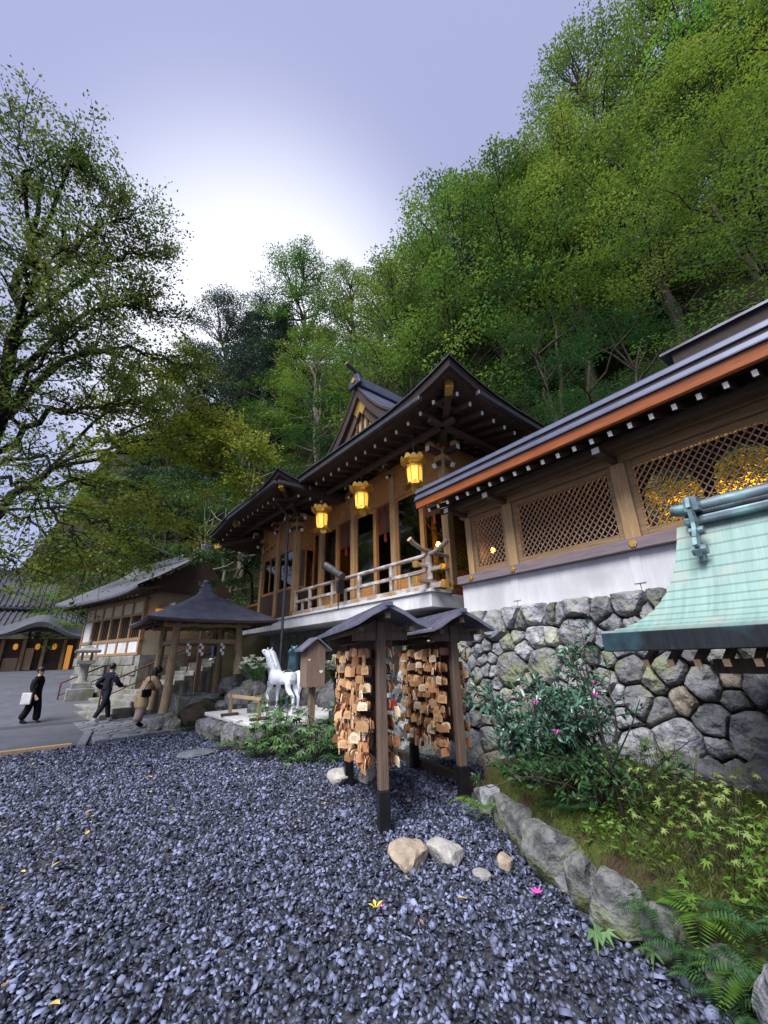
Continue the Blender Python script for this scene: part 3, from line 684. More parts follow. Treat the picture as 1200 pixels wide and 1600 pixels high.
# ------------------------------------------------------------------ trees overhanging the courtyard from the left
def grow(name, base, limbs, seed, leaf, bark, label, leafL, twig_per, leaf_per, flat=0.5, r_trunk=0.3, group=None, spread=1.0):
    rs = np.random.RandomState(seed); m = MB(); P, D, N2 = [], [], []
    for pts, r0, r1, tw in limbs:
        pts = np.array(pts, float); k = len(pts)
        # smooth resample
        tt = np.linspace(0,k-1,5*(k-1)+1); Q = np.stack([np.interp(tt, np.arange(k), pts[:,i]) for i in range(3)],1)
        for _ in range(2): Q[1:-1] = (Q[:-2]+2*Q[1:-1]+Q[2:])/4
        Q[1:-1] += rs.normal(0,.06,Q[1:-1].shape)
        n = len(Q); rad = r0+(r1-r0)*np.linspace(0,1,n)**.8
        m.tube(Q, list(rad), 9 if r0 > .12 else 6, False)
        if not tw: continue
        for b in range(int(tw)):
            t = rs.uniform(.18,1.0); i = min(n-2, int(t*(n-1))); p = Q[i]; d = unit((Q[i+1]-Q[i])[None])[0]
            L = rs.uniform(.7,1.7)*spread*(1.15-.5*t)
            out = d*.8+rs.normal(0,.75,3)*np.array([1,1,flat]); out /= np.linalg.norm(out)
            q = p+out*L; B = np.array(limb(m, p, q, max(.012,rad[i]*.45), .006, rs, 5, .3, .05))
            for c in range(twig_per):
                j = rs.randint(1,5); o2 = out*.6+rs.normal(0,.7,3)*np.array([1,1,flat]); o2 /= np.linalg.norm(o2)
                L2 = rs.uniform(.3,.8)*spread; e = B[j]+o2*L2; e[2] -= L2*.12
                m.tube([B[j],(B[j]+e)/2+rs.normal(0,.02,3),e],[.007,.005,.003],4,False)
                s = rs.rand(leaf_per); lp = B[j]+(e-B[j])*s[:,None]+rs.normal(0,.11*spread,(leaf_per,3))*np.array([1,1,.45]); P.append(lp)
                D.append(unit(o2+rs.normal(0,.7,(leaf_per,3)))); N2.append(unit(rs.normal(0,.45,(leaf_per,3))+np.array([0,0,.9])))
    root = empty(name, base, 0, label, 'tree', group); off = Matrix.Translation(-Vector(base))
    tr = m.mesh('trunk', False); tr.polygons.foreach_set('use_smooth', [True]*len(tr.polygons)); tr.transform(off); link('trunk', tr, bark, root)
    P = np.concatenate(P); n = len(P); LL = leafL*rs.uniform(.6,1.3,n)
    V, F = leaf_quads(P, np.concatenate(D), np.concatenate(N2), LL, LL*.66, .08)
    me = np_mesh('crown', V, F); me.transform(off); link('crown', me, leaf, root)
    return root
def pol(a, e, r): a, e = R(a), R(e); return (math.sin(a)*r, math.cos(a)*r, 1.7+math.tan(e)*r)
B0 = (-2.6,11.6,0)
T = [(-2.6,11.6,-.3),(-2.45,11.7,3),(-2.15,11.8,6.5),(-2.3,11.7,9.6),(-2.6,11.5,12.4),(-2.8,11.4,14.4)]
limbs = [(T, .30, .03, 22)]
def lb(a, ends, r0, tw): limbs.append(([a]+ends, r0*.72, .012, tw))
lb((-2.2,11.8,7.0), [pol(-5,33,11.2), pol(-1,36,11.2), pol(4,36,11.5), pol(9,36.5,12.2)], .13, 30)
lb((-2.2,11.8,8.2), [pol(-5,38,11.3), pol(0,41,11.3), pol(5,41,11.8)], .12, 30)
lb((-2.3,11.7,9.5), [pol(-6,43,11), pol(-2,45.5,11), pol(2,46.5,11.2)], .11, 28)
lb((-2.3,11.7,10.5), [pol(-8,45,10.8), pol(-5,47.5,10.8), pol(-2.5,49.5,11)], .10, 26)
lb((-2.5,11.5,12.4), [pol(-12,49,10.8), pol(-10,50,10.8), pol(-8,50.5,11)], .08, 20)
lb((-2.5,11.5,12.0), [pol(-15,46,11), pol(-17,49,11), pol(-19,51,11.4)], .08, 20)
lb((-2.2,11.8,6.0), [pol(-6,27,10.8), pol(-3,28,10.4), pol(1,30,10.6), pol(5,31.5,11)], .11, 26)
lb((-2.2,11.8,6.2), [pol(-9,30,10.5), pol(-7,34,9.6), pol(-5,37,9.2)], .09, 22)
lb((-2.3,11.7,9.0), [pol(-12,38,10.5), pol(-11,41,9.4), pol(-8,44,9)], .09, 24)
lb((-2.4,11.7,4.6), [pol(-8,19,10.8), pol(-5,18,10.2), pol(-2,15,10), pol(1,11.5,10)], .08, 14)
lb((-2.4,11.7,5.2), [pol(-7,22,10.6), pol(-3,21,10.2), pol(1,19,10.2)], .08, 12)
lb((-2.4,11.7,4.0), [pol(-9,15,10.4), pol(-7,12,10), pol(-4.5,9,9.8)], .06, 9)
lb((-2.4,11.7,7.0), [pol(-13,30,11), pol(-16,34,11.5), pol(-19,38,12)], .10, 24)
lb((-2.4,11.7,6.0), [pol(-13,24,11.5), pol(-16,26,12), pol(-20,28,12.5)], .10, 20)
grow('katsura_tree', B0, limbs, 8, 'leaf_near', 'bark_dark', 'big dark trunked tree with fine leaves leaning over the lane', .08, 7, 20, spread=1.0)
limbs = [([(-3.4,14.6,0),(-3.0,14.6,3),(-2.2,14.6,5.6),(-1.2,14.5,7.2)], .24, .09, 0)]
S_ = (-1.2,14.5,7.2)
lb(S_, [pol(1,24,14), pol(5,26,13.4), pol(10,25.5,12.8), pol(14.5,24.5,12.4), pol(17,23.5,12.2)], .09, 26)
lb(S_, [pol(2,27,14), pol(6,29,13.5), pol(9.5,30.5,13.2), pol(12.5,30,13)], .08, 22)
lb((-1.8,14.6,6.4), [pol(0,21,14), pol(5,20,13.4), pol(8,18.5,13), pol(10.5,17.5,12.8)], .08, 20)
lb((-2.2,14.6,5.6), [pol(-3,17,14), pol(2,15.5,13.4), pol(4.5,14,13)], .07, 12)
lb((-2.2,14.6,5.6), [pol(-5,15,14), pol(-2,12,13.4), pol(.5,10.5,13)], .07, 9)
lb(S_, [pol(4,26.5,13.6), pol(10,28,12.9), pol(15,28,12.4), pol(18.3,27.3,12.2)], .07, 24)
lb(S_, [pol(0,30,14), pol(4,34,13.6), pol(8,36,13.4)], .08, 22)
grow('overhanging_maple', (-3.4,14.6,0), limbs, 9, 'leaf_spray', 'bark_dark', 'yellow green maple with long boughs reaching towards the shrine hall', .105, 8, 21, flat=.22, spread=1.05)
# ================================================================== latticed gallery on the wall
class Thing:
    def __init__(s, name, loc, label, cat, rz=0.0, local=False, group=None):
        s.root = empty(name, loc, rz, label, cat, group); s.off = None if local else tuple(-c for c in loc)
    def part(s, mb, name, mat, **k): return mb.build(name, mat, s.root, loc=s.off, **k)
    def sub(s, mb, name, mat, parent, **k): return mb.build(name, mat, parent, **k)
def flower_mesh(r=0.055):
    m = MB(); pts = []
    for k in range(24):
        a = 2*math.pi*k/24; q = r*(0.82+0.18*abs(math.cos(3*a))); pts.append((math.cos(a)*q, math.sin(a)*q))
    m.prism(pts, 0, -0.018, 0); pts2 = [(a*.55, b*.55) for a, b in pts]; m.prism(pts2, -0.018, -0.03, 0)
    m.lathe([(.012,0),(.012,.001)], n=6)
    return m.mesh('flower_ornament')
FL = flower_mesh()
G = Thing('lattice_gallery', (6.4,1.5,2.45), 'long timber gallery with diamond lattice windows above the stone wall', 'gallery')
def gp(m, n, mt, **k): return G.part(m, n, mt, **k)
PY = [5.42, 4.42, 2.34, 0.22, -1.9]; PW = [.14,.2,.22,.22,.22]
ends = [5.78, 4.5, 2.42, 0.3, -1.82, -2.6]
for i in range(5):
    gp(MB().bb(6.46,6.7,ends[i+1]+.006,ends[i]-.006,2.38,3.085), 'plaster_panel', 'plaster', bevel=.006)
for y in PY[1:]:
    gp(MB().bb(6.445,6.5,y-.005,y+.15,2.62,3.083), 'plaster_pier', 'plaster', bevel=.004)
gp(MB().bb(6.5,6.62,-2.6,5.78,2.4,3.0), 'plaster_backing', 'concrete')
gp(MB().bb(6.34,6.62,-2.6,5.8,3.087,3.25), 'sill_beam', 'wood_sill', bevel=.01)
for y, wd in zip(PY, PW):
    gp(MB().bb(6.38,6.56,y-wd/2,y+wd/2,3.252,4.46), 'post', 'wood_post', bevel=.012)
    for z in (3.17, 4.56):
        o = link('flower_ornament', FL, 'gold', G.root, (6.337-6.4 if z < 4 else 6.325-6.4, y-1.5, z-2.45))
gp(MB().bb(6.36,6.58,-2.6,5.6,4.462,4.60), 'head_beam', 'wood_beam', bevel=.01)
gp(MB().bb(6.33,6.58,-2.6,5.62,4.605,4.70), 'head_beam', 'wood_beam', bevel=.01)
gp(MB().bb(6.40,6.6,-2.6,5.62,4.705,5.06), 'wall_plate', 'wood_dark', bevel=.01)
def lattice(y0, y1, z0, z1, x, sp=.098, wd=.017, slope=1.25):
    m = MB(); W_, H_ = y1-y0, z1-z0
    for dr in (1,-1):
        xx = x+(.012 if dr > 0 else -.012); n = int((W_+H_/slope)/sp)+1
        for k in range(n+1):
            c = -H_/slope+k*sp+sp*.3          # y offset at bottom
            t0 = max(0, -c*slope); t1 = min(H_, (W_-c)*slope)
            if t1-t0 < .03: continue
            ya, yb = c+t0/slope, c+t1/slope
            if dr < 0: ya, yb = W_-ya, W_-yb
            m.bar((xx,y0+ya,z0+t0),(xx,y0+yb,z0+t1),.014,wd,(1,0,0))
    return m
for i in range(4):
    a, b = PY[i+1]+PW[i+1]/2, PY[i]-PW[i]/2
    fr = MB()
    fr.bb(6.43,6.52,a+.002,a+.085,3.252,4.458).bb(6.43,6.52,b-.085,b-.002,3.252,4.458).bb(6.43,6.52,a+.087,b-.087,3.254,3.37).bb(6.43,6.52,a+.087,b-.087,4.36,4.456)
    fo = gp(fr, 'window_frame', 'wood_beam', bevel=.006)
    G.sub(lattice(a+.08,b-.08,3.365,4.365,6.475), 'lattice', 'wood_lattice', fo, fix=False)
# rafters with white painted ends
y = 5.68
while y > -2.6:
    r_ = gp(MB().bar((5.56,y,4.56),(6.9,y,5.13),.05,.07), 'rafter', 'wood_dark')
    G.sub(MB().bar((5.545,y,4.5535),(5.557,y,4.5587),.052,.072), 'rafter_end', 'white_paint', r_)
    y -= .262
gp(MB().bb(5.93,6.03,-2.6,5.75,4.54,4.655), 'eave_purlin', 'wood_dark', bevel=.01)
for yy in PY:
    b_ = gp(MB().bb(5.78,6.42,yy-.05,yy+.05,4.46,4.545), 'bracket_arm', 'wood_dark', bevel=.008)
    G.sub(MB().bb(5.765,5.778,yy-.053,yy+.053,4.457,4.548), 'arm_end', 'white_paint', b_)
# soffit, fascia, layered metal roof edge
Y_A, Y_B = 5.95, -2.7
gp(MB().add([(5.5,Y_A,4.66),(5.5,Y_B,4.66),(7.0,Y_B,5.28),(7.0,Y_A,5.28)],[(0,1,2,3)]), 'soffit', 'wood_dark')
gp(MB().prism([(5.44,4.635),(5.51,4.635),(5.495,4.79),(5.42,4.79)], Y_A, Y_B, 1), 'fascia', 'fascia', bevel=.006)
gp(MB().prism([(5.385,4.793),(5.52,4.793),(5.54,4.81),(5.395,4.81)], Y_A+.03, Y_B, 1), 'drip_edge', 'roof_copper_dark')
gp(MB().prism([(5.405,4.812),(5.55,4.812),(5.57,4.905),(5.43,4.905)], Y_A+.02, Y_B, 1), 'roof_edge_band', 'roof_metal', bevel=.012)
gp(MB().prism([(5.455,4.907),(5.6,4.907),(5.6,4.965),(5.46,4.965)], Y_A, Y_B, 1), 'roof_edge_band', 'roof_bark')
gp(MB().prism([(5.43,4.967),(5.6,4.967),(5.62,5.06),(5.46,5.06)], Y_A+.02, Y_B, 1), 'roof_edge_band', 'roof_metal', bevel=.012)
gp(MB().prism([(5.48,5.062),(5.62,5.062),(8.0,6.36),(8.0,6.42),(5.5,5.09)], Y_A, Y_B, 1), 'roof', 'roof_copper_dark')
gp(MB().prism([(7.45,6.2),(7.75,6.2),(7.75,6.5),(7.45,6.5)], 1.47, Y_B, 1), 'ridge_beam', 'roof_bark', bevel=.01)
gp(MB().prism([(7.38,6.503),(7.8,6.503),(7.8,6.56),(7.40,6.56)], 1.62, Y_B, 1), 'ridge_cap', 'roof_copper_dark')
# inside: floor, rear wall with arched openings
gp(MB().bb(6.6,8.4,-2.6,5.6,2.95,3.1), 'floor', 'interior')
rw = MB(); 
ops = [(1.8,2.7),(.75,1.62),(-.5,.45)]
ed = [5.6]+[v for o_ in ops for v in (o_[1], o_[0])]+[-2.6]
for i in range(0, len(ed), 2): rw.bb(8.3,8.36,ed[i+1],ed[i],3.1,5.3)
for a, b in ops:
    rw.bb(8.3,8.36,a,b,3.1,3.3)
    n = 12
    for k in range(n):                 # arched head
        t0, t1 = k/n, (k+1)/n
        zz = lambda t: 4.35+.5*math.sqrt(max(0,1-(2*t-1)**2))
        rw.add([(8.3,a+(b-a)*t0,zz(t0)),(8.3,a+(b-a)*t1,zz(t1)),(8.3,a+(b-a)*t1,5.3),(8.3,a+(b-a)*t0,5.3)],[(0,1,2,3)])
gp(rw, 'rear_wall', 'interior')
gp(MB().bb(6.6,8.36,5.5,5.6,3.1,5.2), 'end_wall', 'wood_dark')
def hang_lamp(loc, label, rad=.06, power=5):
    t = empty('oil_lantern', loc, 0, label, 'lantern')
    MB().lathe([(rad*.5,-rad*1.1),(rad,-rad*.5),(rad*1.05,.2*rad),(rad*.6,rad*1.1)], n=10).build('globe','lamp_orange',t,smooth=True)
    MB().lathe([(rad*.9,rad*1.1),(rad*.3,rad*1.7),(.006,rad*1.75),(.006,1.0)], n=10).build('cap','black_metal',t)
    ld = bpy.data.lights.new('lamp','POINT'); ld.energy = power; ld.color = (1,.55,.2); ld.shadow_soft_size = rad
    lo = bpy.data.objects.new('lamp_light', ld); COL.objects.link(lo); lo.parent = t; lo.location = (-rad*2.2,0,-rad)
    return t
hang_lamp((7.0,5.3,3.81), 'small orange lantern glowing behind the narrow lattice window', .05, 2.5)
hang_lamp((8.62,2.05,3.95), 'orange lantern glowing between two arched openings behind the lattice', .06, 30)
hang_lamp((8.62,1.3,4.05), 'orange lantern hanging behind the lattice beside the copper ridge', .06, 30)
# golden maple bushes behind the openings
rs = np.random.RandomState(77)
for nm_, yy, lab in (('maple_bush',2.35,'yellow maple bush seen through the arched opening by the lattice post'),('maple_bush',1.3,'yellow maple bush seen through the lattice above the copper ridge'),('maple_bush',0,'yellow maple bush behind the far right arched opening')):
    pads = [((rs.normal(0,.35), rs.normal(0,.38), rs.uniform(.6,2.5)), rs.uniform(.25,.5), .1, (0,0)) for _ in range(60)]
    V, F = leaf_pads(rs, pads, 460, .10); t = empty(nm_, (9.15,yy,2.45), 0, lab, 'bush')
    link('foliage', np_mesh('foliage', V, F), 'leaf_gold', t); MB().tube([(0,0,-.05),(.05,0,1),(0,.1,2)],[.03,.02,.008],6).build('stem','bark',t)
fill = tag(MB().bb(8.8,11.0,-2.6,13,-.5,2.45).build('terrace_earth','earth'), kind='structure')
# ================================================================== shrine hall with hipped roof
HZ = R(2.2)
Hh = Thing('shrine_hall', (6.0,6.25,0), 'two winged timber shrine hall with sweeping dark roof and balcony', 'shrine hall', HZ, local=True)
hp = lambda m, n, mt, **k: Hh.part(m, n, mt, **k)
sub = Hh.sub
FX = .8                                # facade plane
# balcony slab
hp(MB().bb(0,9,0,10.5,2.68,2.985), 'balcony_slab', 'plaster', bevel=.01)
hp(MB().bb(-.05,.6,-.05,10.5,2.988,3.05), 'slab_edge', 'concrete', bevel=.008)
hp(MB().bb(.6,8,.55,10.4,2.987,3.09), 'floor', 'interior')
hp(MB().bb(1.2,8,1.0,10.4,0,2.679), 'undercroft', 'stone_dark')
# facade posts and bays
PYS = [.08,1.98,3.88,5.78]
for y in PYS:
    p_ = hp(MB().bb(FX-.1,FX+.1,y-.1,y+.1,3.09,6.8), 'post', 'wood_post', bevel=.012)
    sub(MB().bb(FX-.106,FX+.106,y-.106,y+.106,3.092,3.2), 'post_shoe', 'gold', p_)
thin = [.88,2.8,4.8]
hp(MB().bb(FX-.07,FX+.07,.18,6.3,5.85,6.02), 'lintel', 'wood_warm_h', bevel=.01)
hp(MB().bb(FX-.09,FX+.07,-.1,6.3,6.62,6.82), 'wall_plate', 'wood_warm_h', bevel=.01)
for i in range(3):
    a, b = PYS[i]+.1, PYS[i+1]-.1; t = thin[i]
    hp(MB().bb(FX-.05,FX+.05,t-.045,t+.045,3.09,5.85), 'jamb', 'wood_warm', bevel=.006)
    hp(MB().bb(FX-.03,FX+.03,a,b,6.025,6.615), 'wall_panel', 'wood_warm_h')
    hp(MB().bb(FX-.05,FX+.045,(a+b)/2-.05,(a+b)/2+.05,6.024,6.616), 'strut', 'wood_warm', bevel=.006)
    fr = MB().bb(FX-.03,FX+.03,t+.047,t+.11,3.1,5.848).bb(FX-.03,FX+.03,b-.065,b-.002,3.1,5.848).bb(FX-.03,FX+.03,t+.112,b-.067,5.78,5.846).bb(FX-.03,FX+.03,t+.112,b-.067,3.1,3.2).bb(FX-.03,FX+.03,t+.112,b-.067,3.62,3.68)
    fo = hp(fr, 'sliding_door', 'wood_warm')
    sub(MB().bb(FX-.004,FX+.004,t+.11,b-.065,3.68,5.78), 'glass_pane', 'glass', fo)
    sub(MB().bb(FX-.012,FX+.012,t+.11,b-.065,3.2,3.62), 'door_panel', 'wood_warm_h', fo)
    cu = MB()
    for k in range(26): cu.tube([(FX+.06,a+.02,5.82-k*.031),(FX+.06,t-.05,5.82-k*.031)], .0145, 5)
    co = hp(cu, 'rolled_blind', 'curtain')
    ty = (a+t)/2
    sub(MB().bb(FX+.035,FX+.045,ty-.05,ty+.05,5.02,5.84), 'band', 'wood_dark_v', co)
    sub(MB().lathe([(.012,5.05),(.02,4.98),(.035,4.96),(.045,4.78),(.03,4.76)], (FX+.04,ty,0), 8), 'tassel', 'cord_red', co)
# interior back wall, shoji glimpses
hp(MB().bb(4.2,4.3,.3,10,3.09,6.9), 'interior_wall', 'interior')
for y in (1.2,3.1,5.0): hp(MB().bb(3.5,3.62,y-.06,y+.06,3.09,6.6), 'inner_post', 'wood_warm')
hp(MB().bb(3.9,3.95,1.6,4.6,3.3,4.3), 'altar_screen', 'curtain')
# near end wall (mostly open, dark) facing the gallery
hp(MB().bb(FX+.1,4.2,.03,.09,6.0,6.8), 'end_wall_panel', 'wood_warm')
hp(MB().bb(2.6,2.8,.0,.2,3.09,6.8), 'post', 'wood_post', bevel=.012)
# ---- wing projecting to the balcony edge
WY0, WY1, WX = 6.32, 9.0, .1
for (x, y) in ((WX,WY0),(WX,WY1),(WX,7.66)):
    p_ = hp(MB().bb(x-.095,x+.095,y-.095,y+.095,3.05,6.62), 'post', 'wood_post', bevel=.012)
    sub(MB().bb(x-.102,x+.102,y-.102,y+.102,3.052,3.2), 'post_shoe', 'gold', p_)
def window_wall(y0, y1, x, z0, z1, wz0, wz1):
    hp(MB().bb(x-.03,x+.03,y0,y1,z0,wz0-.1), 'wall_board', 'wood_dark_v')
    hp(MB().bb(x-.05,x+.05,y0,y1,wz0-.1,wz0), 'window_sill', 'wood_warm_h', bevel=.006)
    hp(MB().bb(x-.05,x+.05,y0,y1,wz1,wz1+.1), 'window_head', 'wood_warm_h', bevel=.006)
    hp(MB().bb(x-.03,x+.03,y0,y1,wz1+.1,z1), 'wall_panel', 'wood_warm_h')
    m_ = (y0+y1)/2; fr = MB()
    for q in (y0+.03, m_, y1-.03): fr.bb(x-.03,x+.03,q-.03,q+.03,wz0+.001,wz1-.001)
    fo = hp(fr, 'window_frame', 'wood_warm')
    for q0, q1 in ((y0+.06,m_-.03),(m_+.03,y1-.06)):
        sub(MB().bb(x-.004,x+.004,q0,q1,wz0+.001,wz1-.001), 'glass_pane', 'glass', fo)
window_wall(WY0+.095, 7.565, WX, 3.05, 6.5, 4.05, 5.3)
window_wall(7.755, WY1-.095, WX, 3.05, 6.5, 4.05, 5.3)
hp(MB().bb(WX-.07,WX+.07,WY0,WY1,6.505,6.66), 'wall_plate', 'wood_warm_h', bevel=.01)
hp(MB().bb(WX+.096,FX,WY0-.03,WY0+.03,3.09,3.95), 'wall_board', 'wood_dark_v')
hp(MB().bb(WX+.096,FX,WY0-.05,WY0+.05,3.952,4.04), 'window_sill', 'wood_warm')
hp(MB().bb(WX+.096,FX,WY0-.05,WY0+.05,5.3,5.42), 'window_head', 'wood_warm')
hp(MB().bb(WX+.096,FX,WY0-.03,WY0+.03,5.422,6.6), 'wall_panel', 'wood_warm')
fr = MB()
for q in (WX+.13, (WX+FX)/2, FX-.03): fr.bb(q-.028,q+.028,WY0-.03,WY0+.03,4.042,5.298)
fo = hp(fr, 'window_frame', 'wood_warm'); sub(MB().bb(WX+.16,FX-.06,WY0-.004,WY0+.004,4.042,5.298), 'glass_pane', 'glass', fo)
hp(MB().bb(.2,4.2,WY1-.03,WY1+.03,3.05,6.6), 'end_wall', 'wood_warm')
# slatted screen beyond the wing
for k in range(8):
    hp(MB().bb(.02,.07,WY1+.2+k*.14,WY1+.28+k*.14,3.05,3.75), 'screen_slat', 'wood_dark_v')
hp(MB().bb(.0,.09,WY1+.1,WY1+1.3,3.7,3.78), 'screen_rail', 'wood_warm_h')
# ---- hipped roof as a loft of rectangular rings
def ring(x0, x1, y0, y1, z, lift=0.0, reach=2.4, n=14, zf=None):
    P = []
    def dz(d): return lift*max(0, 1-d/reach)**2
    for a, b, c, d in (((x0,y0),(x0,y1),0,0),((x0,y1),(x1,y1),0,0),((x1,y1),(x1,y0),0,0),((x1,y0),(x0,y0),0,0)):
        L = math.dist(a,b)
        for k in range(n):
            t = k/n; t = t*t*(3-2*t)*.6+t*.4
            x, y = a[0]+(b[0]-a[0])*t, a[1]+(b[1]-a[1])*t
            zz = z+dz(min(t*L, (1-t)*L))
            if zf: zz += zf(x, y)
            P.append((x, y, zz))
    return P
X0, X1, Yn, Yf = -.85, 8.6, -1.73, 11.0
hp(MB().loft([ring(FX-.05,X1-1.6,.0,Yf-1.6,7.12), ring(X0+.06,X1-.06,Yn+.06,Yf-.06,6.84,.34)]), 'soffit', 'wood_dark', fix=False)
hp(MB().loft([ring(X0+.06,X1-.06,Yn+.06,Yf-.06,6.835,.34), ring(X0-.02,X1+.02,Yn-.02,Yf+.02,6.86,.35), ring(X0-.05,X1+.05,Yn-.05,Yf+.05,7.03,.36), ring(X0,X1,Yn,Yf,7.045,.36)]), 'roof_edge', 'roof_bark', fix=False)
hp(MB().loft([ring(X0-.09,X1+.09,Yn-.09,Yf+.09,7.032,.36), ring(X0-.09,X1+.09,Yn-.09,Yf+.09,7.075,.36), ring(X0+1.2,X1-1.2,Yn+1.2,Yf-1.2,7.82,.1), ring(X0+3.2,X1-3.2,Yn+3.2,Yf-3.2,9.3), ring(X0+4.6,X1-4.6,Yn+4.6,Yf-4.6,10.2)]), 'roof', 'roof_copper_dark', fix=False)
# rafters
def lift_at(d): return .34*max(0,1-d/2.4)**2
y = -1.0
while y < 4.6:
    if abs(y) < 30:
        dz = lift_at(y-Yn)
        r_ = hp(MB().bar((-.58,y,6.705+dz),(FX,y,7.0+dz*.3),.07,.09), 'rafter', 'wood_dark')
        sub(MB().bar((-.595,y,6.702+dz),(-.583,y,6.7045+dz),.066,.086), 'rafter_end', 'white_paint', r_)
    y += .41
x = -.35
while x < 4.5:
    dz = lift_at(x-X0)
    r_ = hp(MB().bar((x,-1.46,6.705+dz),(x,.05,7.0+dz*.3),.07,.09), 'rafter', 'wood_dark')
    sub(MB().bar((x,-1.475,6.702+dz),(x,-1.463,6.7045+dz),.066,.086), 'rafter_end', 'white_paint', r_)
    x += .41
hp(MB().bb(-.02,.1,-1.0,6.2,6.62,6.74), 'eave_purlin', 'wood_dark', bevel=.01)
hp(MB().bb(-.4,4.2,-.72,-.6,6.62,6.74), 'eave_purlin', 'wood_dark', bevel=.01)
def hip(a, b, wd=.15, hg=.2):
    a, b = Vector(a), Vector(b); d = (b-a).normalized()
    r_ = hp(MB().bar(a, b-d*.26, wd, hg), 'hip_rafter', 'wood_dark_v')
    sub(MB().bar(b-d*.26, b, wd+.02, hg+.02), 'rafter_cap', 'gold', r_)
hip((FX,.05,6.72),(-.62,-1.5,7.06))
def bracket(x, y, z, arms=((-1,0),(0,-1),(0,1)), s=1.0):
    b_ = hp(MB().box((x,y,z+.07*s),(.3*s,.3*s,.14*s)), 'bracket_block', 'wood_post', bevel=.012)
    for dx, dy in arms:
        L = .52*s; c = (x+dx*L/2, y+dy*L/2, z+.2*s)
        sub(MB().box(c,(L if dx else .11*s, L if dy else .11*s, .12*s)), 'bracket_arm', 'wood_dark_v', b_)
        e = (x+dx*(L+.006), y+dy*(L+.006), z+.2*s)
        sub(MB().box(e,(.012 if dx else .115*s, .012 if dy else .115*s, .125*s)), 'arm_end', 'white_paint', b_)
        sub(MB().box((x+dx*L*.82,y+dy*L*.82,z+.32*s),(.17*s,.17*s,.11*s)), 'bearing_block', 'wood_post', b_, bevel=.008)
        e2 = .3*s                              # carved nose below
        sub(MB().bar((x+dx*.1,y+dy*.1,z-.06*s),(x+dx*e2,y+dy*e2,z-.2*s),.1*s,.11*s), 'carved_nose', 'wood_dark_v', b_)
        sub(MB().bar((x+dx*e2,y+dy*e2,z-.2*s),(x+dx*(e2+.03),y+dy*(e2+.03),z-.22*s),.104*s,.115*s), 'nose_end', 'white_paint', b_)
bracket(FX,.08,6.3,((-1,0),(0,-1)))
for y in PYS[1:]: bracket(FX,y,6.66,((-1,0),),.7)
for y in (WY0,WY1): bracket(WX,y,6.1,((-1,0),(0,-1) if y == WY0 else (0,1)),.95)
bracket(WX,7.66,6.3,((-1,0),),.7)
# box gutters
def gutter(a, b): hp(MB().bar(a, b, .1, .1), 'gutter', 'gutter_metal', bevel=.012)
gutter((-.93,-.95,6.86),(-.93,5.1,6.80)); gutter((-.1,-1.8,6.87),(4.6,-1.8,6.81))
# wing roof
wzf = lambda x, y: -.55*max(0,(y-8.2)/2.6)**1.5
wx0, wx1, wy0, wy1 = -1.62, 3.2, 4.35, 10.7
hp(MB().loft([ring(WX,2.6,WY0,WY1,6.78,zf=lambda x,y: wzf(x,y)*.3), ring(wx0+.06,wx1,wy0+.06,wy1-.06,6.56,.3,1.6,zf=wzf)]), 'wing_soffit', 'wood_dark', fix=False)
hp(MB().loft([ring(wx0+.06,wx1,wy0+.06,wy1-.06,6.555,.3,1.6,zf=wzf), ring(wx0-.02,wx1,wy0-.02,wy1+.02,6.575,.3,1.6,zf=wzf), ring(wx0-.05,wx1,wy0-.05,wy1+.05,6.72,.3,1.6,zf=wzf), ring(wx0,wx1,wy0,wy1,6.735,.3,1.6,zf=wzf)]), 'wing_roof_edge', 'roof_bark', fix=False)
hp(MB().loft([ring(wx0-.09,wx1,wy0-.09,wy1+.09,6.722,.3,1.6,zf=wzf), ring(wx0-.09,wx1,wy0-.09,wy1+.09,6.765,.3,1.6,zf=wzf), ring(wx0+1.2,wx1-1.2,wy0+1.2,wy1-1.2,7.35,zf=lambda x,y: wzf(x,y)*.5), ring(wx0+2.3,wx1-2.3,wy0+2.3,wy1-2.3,7.95)]), 'wing_roof', 'roof_copper_dark', fix=False)
y = wy0+.9
while y < wy1-.5:
    dz = wzf(0,y)
    r_ = hp(MB().bar((wx0+.3,y,6.46+dz),(WX,y,6.72+dz*.4),.075,.09), 'rafter', 'wood_dark')
    sub(MB().bar((wx0+.286,y,6.457+dz),(wx0+.297,y,6.459+dz),.062,.08), 'rafter_end', 'white_paint', r_)
    y += .41
x = wx0+.8
while x < .2:
    r_ = hp(MB().bar((x,wy0+.25,6.47),(x,WY0,6.72),.075,.09), 'rafter', 'wood_dark')
    sub(MB().bar((x,wy0+.236,6.4688),(x,wy0+.247,6.4692),.062,.08), 'rafter_end', 'white_paint', r_)
    x += .41
hip((WX,WY0,6.5),(wx0+.22,wy0+.28,6.72),.13,.16); hip((WX,WY1,6.4),(wx0+.22,wy1-.35,6.02),.13,.16)
hip((WX,8.3,6.5),(wx0+.16,8.35,6.5),.13,.16)
hp(MB().bb(-.75,-.63,5.2,9.9,6.40,6.52), 'eave_purlin', 'wood_dark')
gutter((-1.72,4.3,6.60),(-1.72,8.2,6.54)); gutter((-1.66,4.26,6.62),(-.8,4.26,6.62))
# down pipe
hp(MB().tube([(-1.2,5.4,6.5),(-.55,5.9,6.3),(-.42,6.0,6.15)], .04, 8), 'pipe_offset', 'gutter_metal', smooth=True)
hp(MB().tube([(-.42,6.0,6.15),(-.42,6.0,.05)], .042, 10), 'down_pipe', 'gutter_metal', smooth=True)
